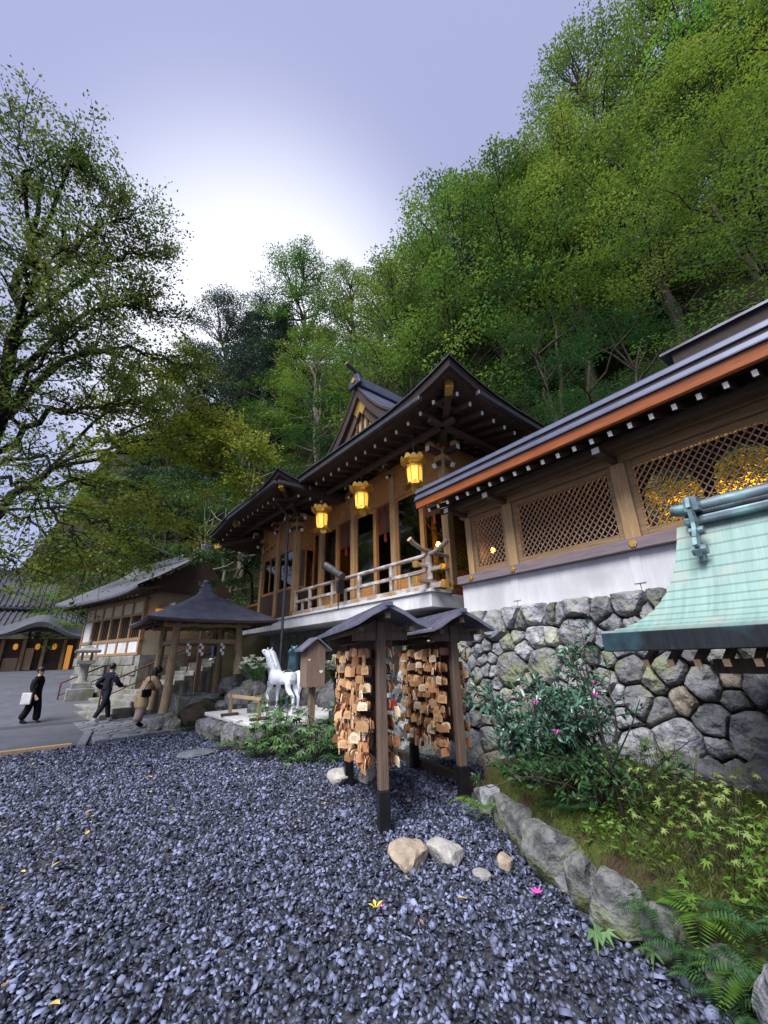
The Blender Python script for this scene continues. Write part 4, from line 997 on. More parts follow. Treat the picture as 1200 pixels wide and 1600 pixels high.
# dormer gable facing the court
dy, dzp, hw = 2.1, 9.2, 1.7
def dprof(t):                          # t 0 at ridge .. 1 at foot: concave sweep
    return (hw*t, dzp-1.75*(t*(1.5-.5*t)))
for sgn in (-1,1):
    outer = [dprof(k/10) for k in range(11)]
    def strip(x, off, zoff): return [(x, dy+sgn*(u+off), z+zoff) for u, z in outer]
    hp(MB().loft([strip(3.2,0,.1), strip(-.42,0,.1)], False), 'dormer_roof', 'roof_metal', smooth=True, fix=False)
    hp(MB().loft([strip(-.42,0,.098), strip(-.42,0,.02), strip(-.38,0,-.02), strip(-.38,-.02,-.3), strip(-.1,-.02,-.3)], False), 'dormer_verge', 'roof_bark', fix=False)
    hp(MB().loft([strip(-.26,-.1,-.2), strip(-.26,-.16,-.5), strip(-.2,-.16,-.5)], False), 'bargeboard', 'wood_dark_v', fix=False)
hp(MB().add([(-.16,dy,dzp-.25),(-.16,dy-hw*.8,dzp-1.7),(-.16,dy+hw*.8,dzp-1.7)],[(0,1,2)]), 'gable_panel', 'wood_post')
hp(MB().prism([(dy-.2,dzp-.35),(dy+.2,dzp-.35),(dy+.34,dzp-.7),(dy+.12,dzp-.95),(dy,dzp-.8),(dy-.12,dzp-.95),(dy-.34,dzp-.7)],-.3,-.24,0), 'gable_pendant', 'gold', bevel=.01)
for k in range(-2,3): hp(MB().bb(-.22,-.165,dy+k*.24-.03,dy+k*.24+.03,dzp-1.7,dzp-.72-abs(k)*.17), 'gable_strut', 'wood_dark_v')
hp(MB().prism([(dy-.15,dzp+.0),(dy+.15,dzp+.0),(dy+.13,dzp+.3),(dy-.13,dzp+.3)],-.38,3.2,0), 'dormer_ridge', 'roof_metal', bevel=.02)
on = hp(MB().prism([(dy-.3,dzp-.02),(dy+.3,dzp-.02),(dy+.24,dzp+.2),(dy+.16,dzp+.34),(dy,dzp+.4),(dy-.16,dzp+.34),(dy-.24,dzp+.2)],-.5,-.385,0), 'ridge_end_ornament', 'roof_copper_dark', bevel=.02)
sub(MB().tube([(-.512,dy,dzp+.17),(-.53,dy,dzp+.17)], .08, 14), 'crest', 'gold', on)
cy_ = sub(MB().tube([(-.2,dy,dzp+.42),(-.75,dy,dzp+.66)], .06, 12), 'ridge_log', 'roof_copper_dark', on)
hp(MB().tube([(-.75,dy,dzp+.66),(-.77,dy,dzp+.669)], .065, 12), 'log_end', 'gold')
# balcony railing
rl = lambda m, n='rail', mt='wood_grey', **k: hp(m, n, mt, **k)
rx = .08
rl(MB().bb(rx-.055,rx+.055,-.32,WY0-.1,3.055,3.17), bevel=.01)
rl(MB().bb(rx-.04,rx+.04,-.3,WY0-.1,3.43,3.51), bevel=.008)
rl(MB().tube([(rx,WY0-.1,3.80),(rx,2,3.80),(rx,.3,3.80),(rx,-.1,3.83),(rx,-.4,3.95),(rx,-.5,4.02)],[.05,.05,.05,.052,.058,.06],10), smooth=True)
rl(MB().bb(-.32,.9,rx-.055,rx+.055,3.175,3.26), bevel=.01)
rl(MB().bb(-.3,.9,rx-.04,rx+.04,3.515,3.59), bevel=.008)
rl(MB().tube([(.9,rx,3.86),(.3,rx,3.87),(-.1,rx,3.9),(-.36,rx,4.0),(-.46,rx,4.07)],[.045,.045,.048,.052,.055],10), smooth=True)
for y in (1.35,2.65,3.95,5.25,6.15):
    o_ = rl(MB().bb(rx-.04,rx+.04,y-.045,y+.045,3.172,3.77), 'rail_post', bevel=.008)
    sub(MB().lathe([(.03,0),(.05,.02),(.05,.06),(.02,.08)], (0,0,0), 8), 'stud', 'gold', o_, loc=(rx-.075,y,3.07))
for y in (.7,2.0,3.3,4.6,5.7): rl(MB().bb(rx-.03,rx+.03,y-.03,y+.03,3.172,3.428), 'rail_stub')
rl(MB().lathe([(.075,3.262),(.075,3.75),(.05,3.8)], (rx,rx,0), 10), 'corner_post')
rl(MB().lathe([(.06,3.05),(.06,3.9),(.045,3.95)], (.85,rx,0), 10), 'rail_post')
for (c, d) in (((rx,-.34,3.11),(.15,.1,.16)),((-.34,rx,3.22),(.1,.15,.13)),((rx,-.32,3.47),(.12,.09,.12)),((-.32,rx,3.55),(.09,.12,.12))):
    hp(MB().box(c,d), 'rail_cap', 'gold', bevel=.008)
for c in (((rx,-.5,4.02),(rx,-.515,4.03)),((-.46,rx,4.07),(-.475,rx,4.08))): hp(MB().tube(c,.062,10), 'rail_tip', 'pine_plank')
# hanging lanterns
def lantern_proto():
    t = empty('hanging_lantern', (0,0,0))
    def hexa(r, z): return [(math.cos(k*math.pi/3)*r, math.sin(k*math.pi/3)*r, z) for k in range(6)]
    for k in range(6):
        a0, a1 = k*math.pi/3, (k+1)*math.pi/3; r0, r1 = .115, .10
        V = [(math.cos(a0)*r0,math.sin(a0)*r0,.12),(math.cos(a1)*r0,math.sin(a1)*r0,.12),(math.cos(a1)*r1,math.sin(a1)*r1,-.12),(math.cos(a0)*r1,math.sin(a0)*r1,-.12)]
        MB().add(V,[(0,1,2,3)]).build('panel','lamp_gold',t)
        MB().bar((math.cos(a0)*r0*1.02,math.sin(a0)*r0*1.02,.12),(math.cos(a0)*r1*1.02,math.sin(a0)*r1*1.02,-.12),.014,.014).build('corner_bar','gold',t)
        # curled petal of the cap and of the skirt
        am = (a0+a1)/2; c, s = math.cos(am), math.sin(am); px, py = -s, c
        def pt(r, w_, z): return [(c*r+px*w_,s*r+py*w_,z),(c*r-px*w_,s*r-py*w_,z)]
        m = MB(); rowsu = [pt(.08,.045,.15),pt(.15,.075,.16),pt(.20,.075,.20),pt(.225,.02,.27)]
        m.loft(rowsu, False); m.f = [f for f in m.f]
        m.build('cap_petal','gold',t,fix=False)
        c2, s2 = math.cos(a0), math.sin(a0); m2 = MB(); m2.loft([[(c2*r-s2*w_,s2*r+c2*w_,z),(c2*r+s2*w_,s2*r-c2*w_,z)] for r, w_, z in ((.08,.04,.17),(.14,.07,.19),(.185,.07,.235),(.2,.02,.30))], False); m2.build('cap_petal','gold',t,fix=False)
        m = MB(); m.loft([pt(.095,.05,-.12),pt(.125,.07,-.165),pt(.18,.05,-.215),pt(.215,.012,-.225)], False); m.build('skirt_petal','gold',t,fix=False)
    MB().lathe([(.13,.12),(.135,.15),(.07,.19),(.03,.24),(.02,.27)], n=6).build('cap','gold',t)
    MB().lathe([(.11,-.12),(.115,-.135),(.05,-.14)], n=6).build('base_ring','gold',t)
    MB().tube([(0,0,.27),(0,0,.8)], .008, 6).build('chain','black_metal',t)
    return t
lp = lantern_proto()
for i, (x, y, z, lab) in enumerate(((-.4,-.12,5.53,'gold hexagonal lantern hanging at the hall corner nearest the gallery eave'),(-.4,1.88,5.55,'middle gold hexagonal lantern hanging under the hall eave'),(-.4,3.85,5.55,'gold hexagonal lantern hanging beside the down pipe'))):
    o = lp if i == 0 else copy_tree(lp)
    q = Matrix.Rotation(HZ,4,'Z') @ Vector((x,y,z)); o.location = (6+q.x, 6.25+q.y, z); o.rotation_euler = (0,0,.3); o.scale = (1.45,1.45,1.45); tag(o, lab, 'lantern', 'gold lanterns under the hall eave')
# floodlight on the balcony rail
t = empty('floodlight', (5.74,9.35,3.05), 0, 'dark cylindrical floodlight clamped to the balcony railing', 'floodlight')
MB().tube([(-.1,.75,1.17),(-.05,.55,1.05),(-.02,-.02,.74)],[.115,.105,.095],14).build('housing','grey_metal',t,smooth=True)
MB().tube([(-.11,.78,1.188),(-.1,.75,1.171)], .12, 14).build('hood','black_metal',t)
MB().bb(-.03,.05,.05,.15,.35,.85).build('bracket','black_metal',t); MB().tube([(-.12,.02,-.15),(-.12,.02,.62)], .014, 6).build('pole','black_metal',t); MB().bb(-.14,.03,-.02,.1,.3,.62).build('ballast_box','black_metal',t)
# warm lamp inside the hall
for (x, y, z) in ((8.3,8.4,5.0),(8.2,11.4,5.0)):
    pass
hang_lamp((8.6,8.5,4.9), 'orange lamp glowing inside the shrine hall behind the doors', .07, 14)
# ================================================================== small copper roofed shrine at the right
K = Thing('copper_roofed_shrine', (4.75,0.6,0.3), 'small shrine under a verdigris copper roof beside the stone wall', 'shrine')
kp = lambda m, n, mt, **k: K.part(m, n, mt, **k)
def kprof(t):                          # t 0 ridge .. 1 eave
    return (5.02-.82*t, 2.93-1.05*(1-(1-t)**1.75) , 1.40+.12*t+.5*t**2.6)
YR = -1.6; n = 13
for k in range(n):
    t0, t1 = k/n, (k+1)/n; a, b = kprof(t0), kprof(t1); m = MB()
    th = .014
    def rowp(p, dz, dx): return [(p[0]+dx, y, p[2-1]+dz) for y in [p[2]]+[p[2]-(p[2]-YR)*q/8 for q in range(1,9)]]
    m.loft([rowp(a,.0,0), rowp(b,.012,-.004), rowp(b,-.012,-.004)], False)
    kp(m, 'copper_sheet', 'copper_green', fix=False)
m = MB()
e = kprof(1)
m.prism([(4.195,1.705),(4.26,1.70),(4.26,1.872),(4.19,1.872)], 2.02, YR, 1)
kp(m, 'eave_fascia', 'copper_edge', bevel=.006)
m = MB()                                # gable verge board following the sweep
top = [kprof(k/14) for k in range(15)]
m.loft([[(x,y-.002,z-.004) for x,z,y in top],[(x,y-.01,z-.15*(.55+.45*i/14)) for i,(x,z,y) in enumerate(top)],[(x,y-.12,z-.15*(.55+.45*i/14)) for i,(x,z,y) in enumerate(top)]], False)
kp(m, 'verge_board', 'copper_ridge', fix=False)
m = MB(); m.loft([[(x,y-.03,z-.03) for x,z,y in top],[(x,YR,z-.03) for x,z,y in top]], False); kp(m, 'roof_underside', 'wood_dark', fix=False)
m = MB(); m.loft([[(10.04-x,y,z) for x,z,y in top],[(10.04-x,YR,z) for x,z,y in top]], False); kp(m, 'rear_slope', 'copper_green', fix=False)
kp(MB().bb(4.9,5.14,YR,1.3,2.9,2.98), 'ridge_base', 'copper_ridge', bevel=.02)
kp(MB().bb(4.93,5.11,YR,1.28,2.98,3.04), 'ridge_course', 'copper_edge', bevel=.02)
kp(MB().tube([(5.02,YR,3.09),(5.02,1.1,3.09),(5.02,1.3,3.095),(5.02,1.4,3.12)],[.075,.075,.07,.06],12), 'ridge_roll', 'copper_ridge', smooth=True)
# scrolled ornament strap at the ridge end
sc = [(4.83,3.16),(4.79,3.05),(4.80,2.9),(4.76,2.80),(4.70,2.72),(4.66,2.64),(4.69,2.58),(4.75,2.59),(4.76,2.65)]
m = MB()
for (a, b), (c, d) in zip(sc[:-1], sc[1:]): m.bar((a,1.18,b-.03),(c,1.18,d-.03),.12,.035,(0,1,0))
m.tube([(4.72,1.12,2.6),(4.72,1.24,2.6)],.05,12); m.tube([(4.8,1.12,2.8),(4.8,1.24,2.8)],.045,12); m.bb(4.82,5.1,1.12,1.24,3.02,3.17)
kp(m, 'ridge_end_scroll', 'copper_ridge')
y = 1.72
while y > YR:
    r_ = kp(MB().bar((4.32,y,1.60),(5.0,y,1.9),.048,.058), 'rafter', 'wood_dark')
    K.sub(MB().bar((4.306,y,1.594),(4.317,y,1.599),.05,.06), 'rafter_end', 'pine_plank', r_)
    y -= .2
kp(MB().bb(4.62,4.74,YR,1.3,1.5,1.62), 'eave_beam', 'wood_dark_v')
for yy in (.86,-.6): kp(MB().bb(4.6,4.76,yy-.08,yy+.08,.25,1.5), 'post', 'wood_warm', bevel=.012)
kp(MB().bb(5.0,5.06,YR,.9,.25,1.9), 'rear_board_wall', 'wood_warm')

# ================================================================== votive plaque racks
def rack(loc, ang, L, label):
    t = empty('plaque_rack', loc, -ang, label, 'rack')
    b = lambda m, n, mt, **k: m.build(n, mt, t, **k)
    for y, s in ((0,1.0),(L,1.0)):
        p = b(MB().bb(-.055*s,.055*s,y-.055,y+.055,.36,2.12), 'post', 'rack_wood', bevel=.01)
        MB().bb(-.063,.063,y-.063,y+.063,-.1,.36).build('post_sleeve','black_metal',p,bevel=.006)
        MB().bb(-.34,.34,y-.03,y+.03,1.9,2.0).build('cross_arm','rack_wood',p,bevel=.006)
        m = MB(); m.prism([(-.34,2.0),(.34,2.0),(.06,2.14),(-.06,2.14)], y-.02, y+.02, 1); m.build('gable_board','rack_wood',p)
    b(MB().bb(-.035,.035,-.34,L+.3,2.13,2.20), 'ridge_beam', 'rack_wood', bevel=.006)
    for s in (-1,1):
        b(MB().bb(s*.31-.03,s*.31+.03,-.32,L+.28,1.985,2.04), 'eave_beam', 'rack_wood', bevel=.006)
        pr = [(0,2.28),(s*.19,2.19),(s*.35,2.09),(s*.46,2.045)]
        m = MB(); lo = lambda y, dz: [(x,y,z+dz) for x,z in pr]
        m.loft([lo(-.4,-.03),lo(-.4,0),lo(L+.36,0),lo(L+.36,-.03),lo(-.4,-.03)], False)
        m.add([(s*.46,-.4,2.015),(s*.46,L+.36,2.015),(s*.46,L+.36,2.045),(s*.46,-.4,2.045)],[(0,1,2,3)])
        ro = b(m, 'roof_slope', 'roof_metal2', fix=False)
        k = 0; y = -.36
        while y < L+.36:
            m = MB()
            for (x0,z0),(x1,z1) in zip(pr[:-1],pr[1:]): m.bar((x0,y,z0+.014),(x1,y,z1+.014),.022,.028)
            m.build('roof_seam','roof_metal2',ro); y += .205
    b(MB().bb(-.045,.045,-.42,L+.38,2.26,2.315), 'ridge_cap', 'roof_metal2', bevel=.008)
    b(MB().bb(-.012,.012,.06,L-.06,.62,1.92), 'board', 'wood_dark_v')
    for s in (-1,1):
        for z in ROWS: b(MB().tube([(s*.13,.03,z),(s*.13,L-.03,z)], .009, 6), 'hanging_bar', 'black_metal')
        for z in ROWS:
            for y in (.03,L-.03): b(MB().bb(min(0,s*.15),max(0,s*.15),y-.008,y+.008,z-.012,z-.0095), 'bar_bracket', 'black_metal')
    return t
ROWS = [1.90,1.71,1.52,1.33,1.14,.95,.76]
pmat('roof_metal2', (0.135,0.14,0.20), (0.09,0.095,0.14), scale=4, bump=0.06, rough=0.48, metal=0.25, col3=(0.165,0.165,0.20), scale3=3)
def plaque_mesh(wd, hg, ink):
    m = MB(); pr = [(-wd/2,-hg),(wd/2,-hg),(wd/2,-hg*.32),(wd*.32,-.0),(-wd*.32,0),(-wd/2,-hg*.32)]
    m.prism(pr, -.005, .005, 1)
    me = m.mesh('votive_plaque')
    return me
PM = [plaque_mesh(.135,.095,0), plaque_mesh(.12,.085,1), plaque_mesh(.15,.105,2), plaque_mesh(.085,.13,3)]
PMM = {}
inkm = MB()
for r_ in range(4):
    x = -.045
    while x < .04:
        l = rng.uniform(.006,.02); inkm.bb(x,x+l,-.0062,-.0055,-.035-r_*.014,-.031-r_*.014); x += l+rng.uniform(.003,.007)
INK = inkm.mesh('writing')
cordm = MB().tube([(-.012,0,-.004),(0,0,.075),(.012,0,-.004)],.0022,4).mesh('cord')
def hang_plaques(base, ang, L, rackname, group, seed, cnt):
    r = random.Random(seed); M0 = Matrix.Translation(base) @ Matrix.Rotation(-ang,4,'Z'); inner = {}
    def pick():
        me = r.choice(PM[:3]*3+[PM[3]])
        return me, r.choice(['plaque_wood']*8+['plaque_pale']*3+['plaque_brown']*4+(['plaque_red'] if r.random() < .3 else ['plaque_wood']))
    def mat_at(s, y, zz, lay):
        face = (-math.pi/2 if s < 0 else math.pi/2); a = face + (r.gauss(0,1.0) if r.random() < .4 else r.gauss(0,.35))
        return M0 @ Matrix.Translation((s*(.15+lay*.03+r.uniform(0,.012)), y, zz)) @ Matrix.Rotation(a,4,'Z') @ Matrix.Rotation(r.gauss(0,.1),4,'Y') @ Matrix.Rotation(r.uniform(-.16,.05),4,'X')
    for s in (-1,1):
        for ri, z in enumerate(ROWS):
            for k in range(int(L/.03)):            # older plaques packed close to the board
                y = .06+(L-.12)*r.random(); me, mt = pick(); mt = mt if r.random() < .5 else 'plaque_brown'
                M = mat_at(s, y, z-.08-r.uniform(0,.03), r.choice((-1.6,-.8,0)))
                b_ = inner.setdefault(mt, MB()); b_.add([M @ v.co for v in me.vertices], [tuple(p.vertices) for p in me.polygons])
            n = cnt[0] if s < 0 else cnt[1]
            for k in range(n):
                y = .0+(L-.06)*(k+r.uniform(.0,1.0))/n
                zz = z-.08-(r.uniform(.02,.13) if r.random() < .45 else r.uniform(-.015,.03)); me, mt = pick(); key = (me.name, mt)
                if key not in PMM:
                    c = me.copy(); c.materials.clear(); c.materials.append(MATS[mt]); PMM[key] = c
                lab = {'plaque_wood':'small tan wooden votive plaque hung on the %s','plaque_pale':'pale new wooden votive plaque hung on the %s','plaque_brown':'dark aged wooden votive plaque hung on the %s','plaque_red':'red votive plaque hung on the %s'}[mt] % rackname
                o = bpy.data.objects.new('votive_plaque', PMM[key]); COL.objects.link(o)
                o.matrix_world = mat_at(s, y, zz, r.choice((1,2))); tag(o, lab, 'plaque', group)
                c = bpy.data.objects.new('cord', cordm); COL.objects.link(c); c.parent = o
                if not cordm.materials: cordm.materials.append(MATS['cord_red'])
                if mt == 'plaque_pale' or (mt == 'plaque_wood' and r.random() < .6):
                    q = bpy.data.objects.new('writing', INK); COL.objects.link(q); q.parent = o
                    if not INK.materials: INK.materials.append(MATS['ink'])
    # the older ones behind: one mass
    me = bpy.data.meshes.new('older_plaques'); V, F, MI = [], [], []
    for i, (mt, mb) in enumerate(inner.items()):
        b0 = len(V); V += mb.v; F += [tuple(b0+q for q in f) for f in mb.f]; MI += [i]*len(mb.f); me.materials.append(MATS[mt])
    me.from_pydata(V, [], F); me.polygons.foreach_set('material_index', MI)
    tag(link('older_plaques', me), label='older votive plaques packed behind the front ones on the '+rackname, kind='stuff')
RA = R(20.5)
rack((3.07,4.13,0), RA, 1.8, 'roofed wooden plaque rack standing behind the two pale boulders')
hang_plaques(Vector((3.07,4.13,0)), RA, 1.8, 'rack behind the two boulders', 'plaques on the rack by the boulders', 4, (16,5))
rack((4.44,4.25,0), R(19), 1.66, 'roofed wooden plaque rack standing close to the stone wall')
hang_plaques(Vector((4.44,4.25,0)), R(19), 1.66, 'rack close to the stone wall', 'plaques on the rack by the stone wall', 5, (15,5))

# ================================================================== horse plinth
PT = .48                                # top of plinth
pl = Thing('stone_plinth', (4.4,10.2,0), 'low concrete topped plinth edged with mossy rocks under the horse statues', 'plinth')
poly = [(3.45,9.25),(3.35,12.3),(6.6,12.3),(6.6,8.9),(4.6,8.75)]
m = MB(); m.prism(poly, PT-.09, PT, 2); pl.part(m, 'top_slab', 'concrete', bevel=.02)
m = MB(); m.prism([(a+(.12 if a < 5 else -.1), b+(.1 if b < 10 else -.1)) for a, b in poly], -.1, PT-.095, 2); pl.part(m, 'core', 'earth')
i = 0
for (a, b) in zip(poly, poly[1:]+poly[:1]):
    d = math.dist(a,b); k = int(d/.42)
    if a[0] > 6 and b[0] > 6: continue
    for q in range(k):
        t = (q+.5)/k; x, y = a[0]+(b[0]-a[0])*t, a[1]+(b[1]-a[1])*t; i += 1
        o = link('edge_rock', rock_mesh(i*1.3, rng.uniform(.36,.5), rng.uniform(.36,.5), rng.uniform(.36,.5), 3), 'stone_dark' if i % 3 else 'stone', pl.root, (x-4.4, y-10.2, .16))
# rocks behind the statues against the hall
for i, (x, y, z, s) in enumerate(((6.3,9.4,.55,.9),(6.4,10.6,.6,1.0),(6.3,8.4,.5,1.0),(6.5,7.6,.45,.9),(6.2,11.9,.6,.9),(6.7,9.0,1.2,.8),(6.8,10.2,1.25,.7))):
    o = link('boulder', rock_mesh(40+i, s, s*1.1, s*1.1), 'stone_dark', None, (x,y,z)); tag(o, 'dark boulder banked behind the horse statues under the balcony', 'rock', 'boulders under the balcony')
for i, (x, y, z, s) in enumerate(((4.6,13.2,.55,.8),(5.1,13.5,.7,.9),(4.5,13.9,1.0,.7),(5.5,13.1,.5,.8),(4.2,13.3,.3,.7),(5.2,14.1,1.1,.8))):
    o = link('boulder', rock_mesh(60+i, s, s*1.1, s*.95), 'stone_dark', None, (x,y,z)); tag(o, 'dark boulder stacked under the right hand post of the wash pavilion', 'rock', 'boulders by the wash pavilion')

def skin_obj(name, verts, edges, rad, mat, parent=None, root=0, sub=2, loc=None, rot=None):
    me = bpy.data.meshes.new(name); me.from_pydata(verts, edges, []); o = link(name, me, mat, parent, loc, rot)
    bm = bmesh.new(); bm.from_mesh(me); lay = bm.verts.layers.skin.verify()
    for v in bm.verts:
        r = rad[v.index]; v[lay].radius = r if hasattr(r, '__len__') else (r, r); v[lay].use_root = v.index == root
    bm.to_mesh(me); bm.free()
    s = o.modifiers.new('skin','SKIN'); s.use_smooth_shade = True; s.branch_smoothing = .6
    if sub: u = o.modifiers.new('sub','SUBSURF'); u.levels = sub; u.render_levels = sub
    return o
def horse(name, loc, rz, mat, label, scale=1.0):
    t = empty(name, loc, rz, label, 'statue'); t.scale = (scale,)*3
    # +x is forward. trunk, neck, head, four jointed legs
    V = []; E_ = []; Rr = []
    def v(x, y, z, r, p=None):
        V.append((x,y,z)); Rr.append(r)
        if p is not None: E_.append((p, len(V)-1))
        return len(V)-1
    b0 = v(0,0,.92,.225); b1 = v(.28,0,.91,.245,b0); b2 = v(.5,0,.95,.225,b1); b3 = v(-.3,0,.96,.23,b0); b4 = v(-.5,0,.97,.17,b3)
    n1 = v(.63,0,1.11,.215,b2); n2 = v(.78,0,1.32,.18,n1); n3 = v(.90,0,1.51,.145,n2)
    h1 = v(1.0,0,1.61,.135,n3); h2 = v(1.15,0,1.645,.112,h1); h3 = v(1.31,0,1.70,.078,h2); h4 = v(1.39,0,1.72,.072,h3)
    for s in (-1,1):
        # foreleg
        up_ = .12 if s > 0 else 0.0
        f1 = v(.53,s*.13,.80,.11,b2); f2 = v(.54+up_*.4,s*.13,.62,.075,f1); f3 = v(.56+up_*1.5,s*.13,.43+up_*.5,.052,f2); f4 = v(.555+up_*.6,s*.13,.17+up_*.9,.034,f3); f5 = v(.575+up_*.35,s*.13,.09+up_*.9,.045,f4); f6 = v(.60+up_*.3,s*.13,.02+up_*.8,.055,f5)
        # hind leg: stifle forward, hock back, near vertical cannon
        q = -.12 if s > 0 else .06
        g1 = v(-.46+q*.2,s*.14,.80,.135,b3); g2 = v(-.40+q*.4,s*.14,.63,.09,g1); g3 = v(-.64+q,s*.14,.43,.052,g2); g4 = v(-.62+q,s*.14,.18,.034,g3); g5 = v(-.59+q,s*.14,.09,.045,g4); g6 = v(-.555+q,s*.14,.02,.055,g5)
    skin_obj('body', V, E_, Rr, mat, t, b0, 2)
    m = MB(); cr = [(.42,0,1.16),(.53,0,1.30),(.64,0,1.44),(.75,0,1.58),(.84,0,1.67),(.95,0,1.735)]   # crest of the mane with locks on the near side
    m.tube(cr, [.03,.045,.05,.05,.045,.03], 8)
    for k in range(13):
        f = k/12*4.6; i_ = int(f); q = Vector(cr[i_]).lerp(Vector(cr[i_+1]), f-i_)
        for sg in (-1,1):
            m.tube([q, q+Vector((.0,sg*.1,-.02)), q+Vector((.03,sg*.15,-.09)), q+Vector((.01,sg*.165,-.16))], [.032,.032,.026,.006], 6)
    m.build('mane', mat, t, smooth='all')
    for s in (-1,1):
        MB().tube([(.97,s*.06,1.72),(.955,s*.075,1.77),(.955,s*.08,1.815)],[.028,.024,.004],6).build('ear',mat,t,smooth='all')
        MB().lathe([(.001,-.018),(.014,-.01),(.018,0),(.014,.01),(.001,.018)],(1.11,s*.1,1.70),8).build('eye','black_metal',t)
    MB().tube([(-.6,0,1.05),(-.74,0,1.08),(-.84,.02,.95),(-.88,.03,.7),(-.85,.03,.48)],[.05,.06,.075,.07,.012],8).build('tail',mat,t,smooth='all')
    for (x, y, z) in ((.6+.036,.13,.12),(.6,-.13,0),(-.555-.12,.14,0),(-.555+.06,-.14,0)):
        MB().lathe([(.065,0),(.052,.06)],(x,y,z),10).build('hoof',mat,t)
    return t
ho = horse('horse_statue', (4.75,10.55,PT), R(97), 'horse_white', 'white horse statue with raised head on the plinth', .87)
horse('horse_statue', (5.65,12.0,PT), R(246), 'horse_bronze', 'dark blue green horse statue behind the white horse', .9)
# vases with white flowers
def bouquet(name, loc, label, seed, hgt=.55, spread=.3, lean=(0,0)):
    r = random.Random(seed); t = empty(name, loc, 0, label, 'flower vase')
    MB().lathe([(.12,0),(.13,.03),(.07,.08),(.075,.3),(.11,.5),(.10,.55)], n=14).build('vase','stone_dark',t,smooth=True)
    st = MB(); pe = MB(); lf_P, lf_D, lf_N = [], [], []
    for k in range(34):
        a = r.uniform(0,6.28); q = spread*math.sqrt(r.random()); x, y = math.cos(a)*q+lean[0], math.sin(a)*q+lean[1]; z = .55+hgt*(1-.5*(q/spread)**2)*r.uniform(.75,1.1)
        st.tube([(0,0,.5),(x*.5,y*.5,.55+(z-.55)*.55),(x,y,z)],.005,4,False)
        s = r.uniform(.06,.105)
        for w_ in range(6):
            b_ = w_*math.pi/3+a; c_, s_ = math.cos(b_), math.sin(b_)
            pe.add([(x,y,z-.01),(x+c_*s*.6-s_*s*.4,y+s_*s*.6+c_*s*.4,z+s*.5),(x+c_*s*1.15,y+s_*s*1.15,z+s*.75),(x+c_*s*.6+s_*s*.4,y+s_*s*.6-c_*s*.4,z+s*.5)],[(0,1,2,3)])
        for w_ in range(16):
            f = r.random(); lf_P.append((x*f,y*f,.5+(z-.5)*f)); lf_D.append((r.gauss(math.cos(a),.6),r.gauss(math.sin(a),.6),r.gauss(.5,.4))); lf_N.append((r.gauss(0,.5),r.gauss(0,.5),1))
    st.build('stems','leaf_cover',t); pe.build('blossoms','petal_white',t,fix=False)
    V, F = leaf_quads(np.array(lf_P), unit(np.array(lf_D)), unit(np.array(lf_N)), .13, .035); link('foliage', np_mesh('foliage',V,F), 'leaf_cover', t)
    return t
bouquet('flower_vase', (4.25,11.1,PT+.2), 'vase of white blossoms in front of the white horse', 1, .62, .34, (-.1,.12))
MB().lathe([(.2,0),(.2,.2)], n=12).build('pedestal','stone_dark',bpy.data.objects['flower_vase'],loc=(0,0,-.2))
bouquet('flower_vase', (5.15,8.55,PT+.15), 'vase of white blossoms beside the wooden offering box', 2, .55, .3, (0,0))
MB().lathe([(.2,0),(.2,.16)], n=12).build('pedestal','stone_dark',bpy.data.objects['flower_vase.001'],loc=(0,0,-.16))
# wooden barrier on the plinth
t = empty('wooden_barrier', (3.75,10.2,PT), R(0), 'low wooden barrier with pale rail on the plinth corner', 'barrier')
ax, bx_ = Vector((-.18,.75,0)), Vector((.02,-.62,0))
for c in (ax, bx_):
    MB().bb(c.x-.035,c.x+.035,c.y-.035,c.y+.035,.03,.5).build('post','wood_log',t,bevel=.006); MB().bb(c.x-.2,c.x+.2,c.y-.06,c.y+.06,0,.06).build('foot','wood_dark_v',t,bevel=.006)
MB().bar(ax+Vector((0,.18,.43)), bx_+Vector((0,-.15,.43)), .05, .075).build('rail','pine_plank',t,bevel=.008)
# offering box on a post, little gabled roof, heart cut-outs
t = empty('offering_box', (4.42,8.4,0), R(-8), 'wooden box with a small gabled roof and heart marks on a post', 'box')
MB().bb(-.06,.06,-.06,.06,0,1.2).build('post','wood_box',t,bevel=.008)
m = MB(); m.prism([(-.21,1.16),(.21,1.16),(.21,1.95),(0,2.12),(-.21,1.95)], -.2, .2, 1); bo = m.build('box','wood_box',t,bevel=.008)
for s in (-1,1): MB().prism([(0,2.125),(0,2.165),(s*.33,1.91),(s*.33,1.865)], -.28, .28, 1).build('roof_board','roof_metal2',t,bevel=.004)
def heart(s):
    P = []
    for k in range(20):
        a = 2*math.pi*k/20; P.append((s*16*math.sin(a)**3/17, s*(13*math.cos(a)-5*math.cos(2*a)-2*math.cos(3*a)-math.cos(4*a))/17))
    return P
for (x, z, s, w_) in ((.12,1.46,.045,1),(-.15,1.7,.03,1)):
    MB().prism([(a+x,b+z) for a, b in heart(s)], -.201, -.207, 1).build('heart_mark','white_paint',bo)
